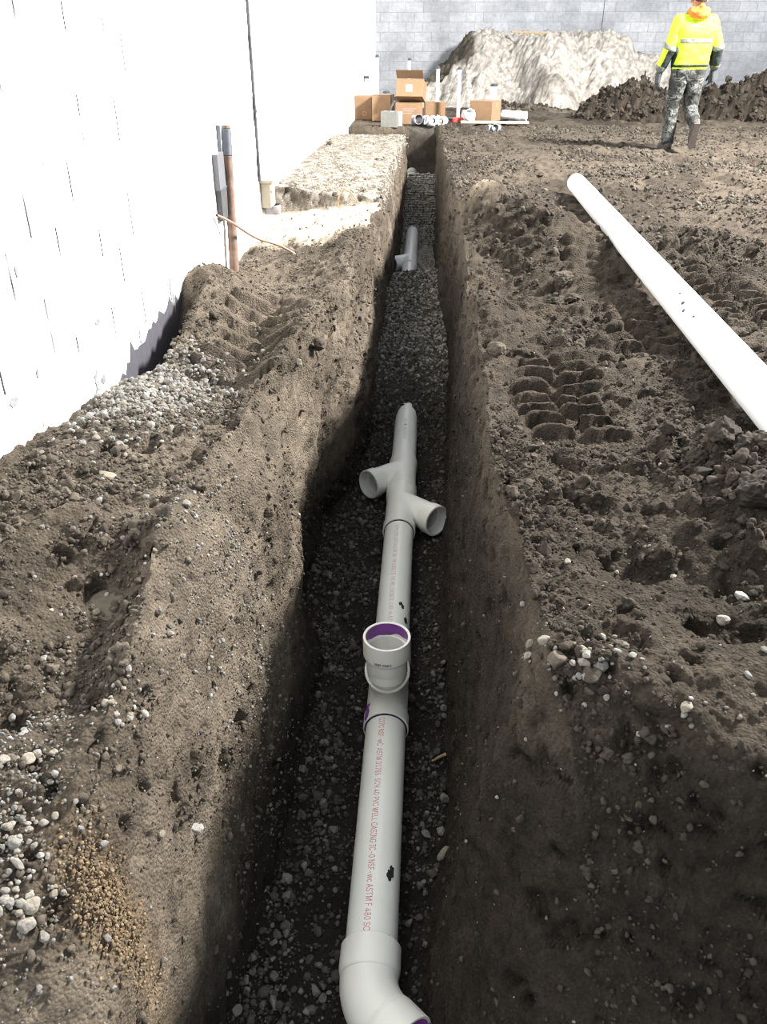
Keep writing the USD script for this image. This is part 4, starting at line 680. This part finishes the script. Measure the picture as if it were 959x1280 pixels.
def flesh(bones, res=.018, it=12, wr=0.0, wf=14, seed=0):
    m = bones[0]
    for b_ in bones[1:]: m = m + b_
    t = man(m.refine_to_length(res)); t = trimesh.Trimesh(t.vertices, t.faces, process=True); trimesh.smoothing.filter_taubin(t, .5, .53, it)
    if wr: t.vertices = t.vertices + t.vertex_normals * (wr * (meshkit.fbm(np.array(t.vertices) * wf * [1, 1, 1.6], 3, seed) - .5) * 2)[:, None]
    return t
def shell(m, mask, off, th=.004):
    """A piece of cloth over the faces of m whose centres pass mask, lifted by off."""
    c = m.triangles_center; k = mask(c); f = m.faces[k]; used = np.unique(f); mp = -np.ones(len(m.vertices), int); mp[used] = np.arange(len(used))
    v = np.array(m.vertices)[used]; n = np.array(m.vertex_normals)[used]; f = mp[f]; a = tri(v + n * off, f); e = np.sort(a.edges, axis=1); u, ix, ct = np.unique(e, axis=0, return_index=True, return_counts=True)
    be = a.edges[ix[ct == 1]]; nv = len(v); walls = np.vstack([np.stack([be[:, 0], be[:, 0] + nv, be[:, 1] + nv], 1), np.stack([be[:, 0], be[:, 1] + nv, be[:, 1]], 1)])
    return tri(np.vstack([v + n * off, v + n * (off - th)]), np.vstack([f, f[:, ::-1] + nv, walls]))
pw = at_z(842, 186, 0.0); wx, wy = pw[0], 12.0
man_ = thing('person', 'worker in a lime yellow jacket and camouflage trousers walking away across the site', 'person', (wx, wy, ground_z(wx - .13, wy) - .012), math.radians(6))
J = dict(hl=(-.095, 0, .93), kl=(-.115, .07, .50), al=(-.13, .0, .10), hr=(.095, 0, .93), kr=(.115, .03, .50), ar=(.085, -.28, .31), sl=(-.195, .02, 1.45), el=(-.285, -.02, 1.17), wl=(-.345, .045, .935), sr=(.20, .02, 1.45), er=(.305, -.03, 1.18), wr=(.345, .05, .955))
J = {k: np.array(v) for k, v in J.items()}
tor = [hullb(((-.08, 0, .95), .10), ((.08, 0, .95), .10), ((-.10, .01, 1.36), .11), ((.10, .01, 1.36), .11)), hullb((J['sl'], .06), (J['sr'], .06), ((0, .02, 1.50), .06)), hullb(((0, .02, 1.48), .06), ((0, .035, 1.60), .056))]
arms = [hullb((J['sl'], .055), (J['el'], .042)), hullb((J['el'], .042), (J['wl'], .028)), hullb((J['sr'], .055), (J['er'], .042)), hullb((J['er'], .042), (J['wr'], .028))]
legs = [hullb((J['hl'], .085), (J['kl'], .058)), hullb((J['kl'], .056), (J['al'], .04)), hullb((J['hr'], .085), (J['kr'], .058)), hullb((J['kr'], .056), (J['ar'], .04))]
head = [hullb(((0, .02, 1.735), .088), ((0, .055, 1.725), .082), ((0, .085, 1.645), .052)), hullb(((0, .135, 1.70), .013), ((0, .158, 1.672), .016)), hullb(((-.02, .128, 1.642), .012), ((.02, .128, 1.642), .012)), hullb(((-.09, .035, 1.70), .012), ((-.095, .025, 1.68), .014), ((-.09, .04, 1.665), .010)), hullb(((.09, .035, 1.70), .012), ((.095, .025, 1.68), .014), ((.09, .04, 1.665), .010))]
bt = flesh(tor + arms + legs + head, .014, 6); obj('body', bt, M['skin'], man_, True)
for s_ in (-1, 1): obj('eye', moved(trimesh.creation.icosphere(subdivisions=2, radius=.012), trimesh.transformations.translation_matrix([s_ * .033, .128, 1.705])), M['dark_cloth'], man_, True)
capm = flesh([hullb(((0, .02, 1.755), .096), ((0, .05, 1.75), .092), ((0, -.01, 1.70), .085))], .014, 4, .004, 40, 3); obj('knit_cap', shell(capm, lambda c: c[:, 2] > 1.705 - .25 * (c[:, 1] < 0) * np.abs(c[:, 1]) * 2, .004, .01), M['dark_cloth'], man_, True, label='dark knitted cap')
hoodm = flesh([hullb(((-.075, -.075, 1.545), .05), ((.075, -.075, 1.545), .05), ((0, -.10, 1.60), .05), ((0, -.105, 1.53), .05)), hullb(((-.085, -.05, 1.57), .045), ((-.085, .05, 1.56), .035)), hullb(((.085, -.05, 1.57), .045), ((.085, .05, 1.56), .035))], .014, 8, .012, 20, 5); obj('hood', hoodm, M['orange_cloth'], man_, True, label='orange hood folded down at the neck')
jack = [hullb(((-.105, -.005, 1.0), .125), ((.105, -.005, 1.0), .125), ((-.13, .005, 1.36), .135), ((.13, .005, 1.36), .135)), hullb((J['sl'] - [0, 0, .01], .092), (J['sr'] - [0, 0, .01], .092), ((0, .01, 1.49), .085)),
        hullb((J['sl'], .092), (J['el'], .078)), hullb((J['el'], .078), (J['wl'] + [0, 0, .03], .060)), hullb((J['sr'], .092), (J['er'], .078)), hullb((J['er'], .078), (J['wr'] + [0, 0, .03], .060))]
jm = flesh(jack, .012, 10, .011, 9, 11); obj('jacket', jm, M['hivis'], man_, True, label='lime yellow safety jacket')
cen = np.abs
body_ = lambda c: np.abs(c[:, 0]) < .235 + .0 * c[:, 2]
obj('reflective_band', shell(jm, lambda c: (np.abs(c[:, 2] - 1.255) < .024) & (np.abs(c[:, 0]) < .20), .004), M['reflective'], man_, True, label='silver reflective band across the back')
for s_ in (-1, 1): obj('reflective_band', shell(jm, lambda c: (np.abs(c[:, 0] - s_ * .115) < .024) & (c[:, 2] > 1.28) & (c[:, 1] > -.02), .004), M['reflective'], man_, True)
obj('hem_band', shell(jm, lambda c: (np.abs(c[:, 2] - .985 - .02 * c[:, 0]) < .013) & (np.abs(c[:, 0]) < .26) & (np.abs(c[:, 0]) < .235), .004), M['dark_cloth'], man_, True, label='dark band above the hem')
def along(c, a, b_): d_ = b_ - a; return ((c - a) @ d_) / (d_ @ d_)
for s_, e, w in ((-1, 'el', 'wl'), (1, 'er', 'wr')):
    near = lambda c, e=e, w=w: np.linalg.norm(np.cross(c - J[e], (J[w] - J[e]) / np.linalg.norm(J[w] - J[e])), axis=1) < .12
    side = (lambda c, s_=s_, e=e: c[:, 0] * s_ > .20)
    obj('sleeve_band', shell(jm, lambda c: near(c) & side(c) & (along(c, J[e], J[w]) > -.16) & (along(c, J[e], J[w]) < .03), .005), M['reflective'], man_, True, label='silver sleeve band')
    if s_ < 0: obj('sleeve_panel', shell(jm, lambda c: near(c) & side(c) & (along(c, J[e], J[w]) > .05) & (along(c, J[e], J[w]) < .82) & (c[:, 0] > J[e][0] + (J[w][0] - J[e][0]) * along(c, J[e], J[w]) - .035), .004), M['dark_cloth'], man_, True, label='black inner sleeve panel')
    else: obj('sleeve_panel', shell(jm, lambda c: near(c) & side(c) & (along(c, J[e], J[w]) > .05) & (along(c, J[e], J[w]) < .80), .004), M['dark_cloth'], man_, True, label='black sleeve panel')
    obj('cuff', shell(jm, lambda c: near(c) & side(c) & (along(c, J[e], J[w]) >= .83) & (along(c, J[e], J[w]) < 1.2), .004), M['reflective'], man_, True, label='pale cuff')
tr = [hullb(((-.09, 0, .99), .118), ((.09, 0, .99), .118), (J['hl'] - [0, 0, .04], .112), (J['hr'] - [0, 0, .04], .112)), hullb((J['hl'], .122), (J['kl'], .092)), hullb((J['kl'], .092), (J['al'] + [0, 0, .02], .078)), hullb((J['hr'], .122), (J['kr'], .092)), hullb((J['kr'], .090), (J['ar'] + [0, .02, .03], .072))]
tm_ = flesh(tr, .012, 8, .014, 11, 17); obj('trousers', tm_, M['camo'], man_, True, label='grey camouflage trousers')
def boot(ank, heel, toe, up):
    """Boot from ankle, heel and toe points; up is the direction away from the sole."""
    a, h, t = map(np.array, (ank, heel, toe)); up = np.array(up) / np.linalg.norm(up); sd = np.cross(t - h, up); sd /= np.linalg.norm(sd)
    m = flesh([hullb((a, .058), (h + up * .05, .045)), hullb((h + up * .05, .046), (h * .45 + t * .55 + sd * .012 + up * .045, .043), (h * .45 + t * .55 - sd * .012 + up * .045, .043), (a, .05)), hullb((h * .45 + t * .55 + sd * .015 + up * .042, .042), (h * .45 + t * .55 - sd * .015 + up * .042, .042), (t + up * .035 - (t - h) * .12, .036))], .012, 8)
    so = []
    for s_, w in ((0, .036), (.25, .036), (.5, .038), (.75, .046), (.9, .04), (1.0, .018)): so += [h + (t - h) * (s_ * 1.12 - .1) + sd * w, h + (t - h) * (s_ * 1.12 - .1) - sd * w]
    so = np.array(so); return m, trimesh.convex.convex_hull(np.vstack([so, so + up * .026]))
bl, sl_ = boot(J['al'], J['al'] + [0, -.05, -.085], J['al'] + [-.03, .20, -.085], (0, 0, 1)); obj('boot', bl, M['boot'], man_, True); obj('sole', sl_, M['sole'], man_, label='muddy sole')
up_ = np.array([0, .93, .36]); br_, sr_ = boot(J['ar'] + [0, 0, .0], J['ar'] + [0, -.085, .01], J['ar'] + [.0, .005, -.265], up_); obj('boot', br_, M['boot'], man_, True); obj('sole', sr_, M['sole'], man_, label='muddy sole turned up behind')
def glove(w, side, d0):
    """A relaxed gloved hand hanging from the wrist w; side is the thumb side (towards the front), d0 the finger direction."""
    w = np.array(w); d0 = np.array(d0) / np.linalg.norm(d0); f = np.array([0, 1., 0]); f -= d0 * (f @ d0); f /= np.linalg.norm(f); inn = np.cross(d0, f) * side
    b_ = [hullb((w, .034), (w + d0 * .045 + f * .022, .024), (w + d0 * .05 - f * .022, .023), (w + d0 * .095 + f * .032, .018), (w + d0 * .09 - f * .033, .017))]
    for k, (o, L, c) in enumerate(((.033, .078, .25), (.011, .088, .35), (-.012, .082, .45), (-.033, .066, .55))):
        p0 = w + d0 * (.088 - abs(o) * .1) + f * o; p1 = p0 + (d0 + inn * c * .5) * L * .45; p2 = p1 + (d0 + inn * c * 1.6) * L * .32; p3 = p2 + (d0 * .8 + inn * c * 2.6) * L * .25
        b_ += [hullb((p0, .0125), (p1, .0115)), hullb((p1, .0115), (p2, .0105)), hullb((p2, .0105), (p3, .009))]
    q0 = w + d0 * .03 + f * .028; q1 = q0 + d0 * .035 + f * .030 + inn * .012; q2 = q1 + d0 * .035 + f * .008 + inn * .012
    b_ += [hullb((q0, .016), (q1, .013)), hullb((q1, .013), (q2, .0105))]
    return flesh(b_, .005, 5)
def bigger(m, c): m.vertices = (m.vertices - c) * 1.18 + c; return m
obj('glove', bigger(glove(J['wl'] + [-.005, .01, -.03], 1, (-.06, .10, -1)), J['wl']), M['glove'], man_, True); obj('glove', bigger(glove(J['wr'] + [.0, .01, -.03], -1, (-.05, .12, -1)), J['wr']), M['glove'], man_, True)
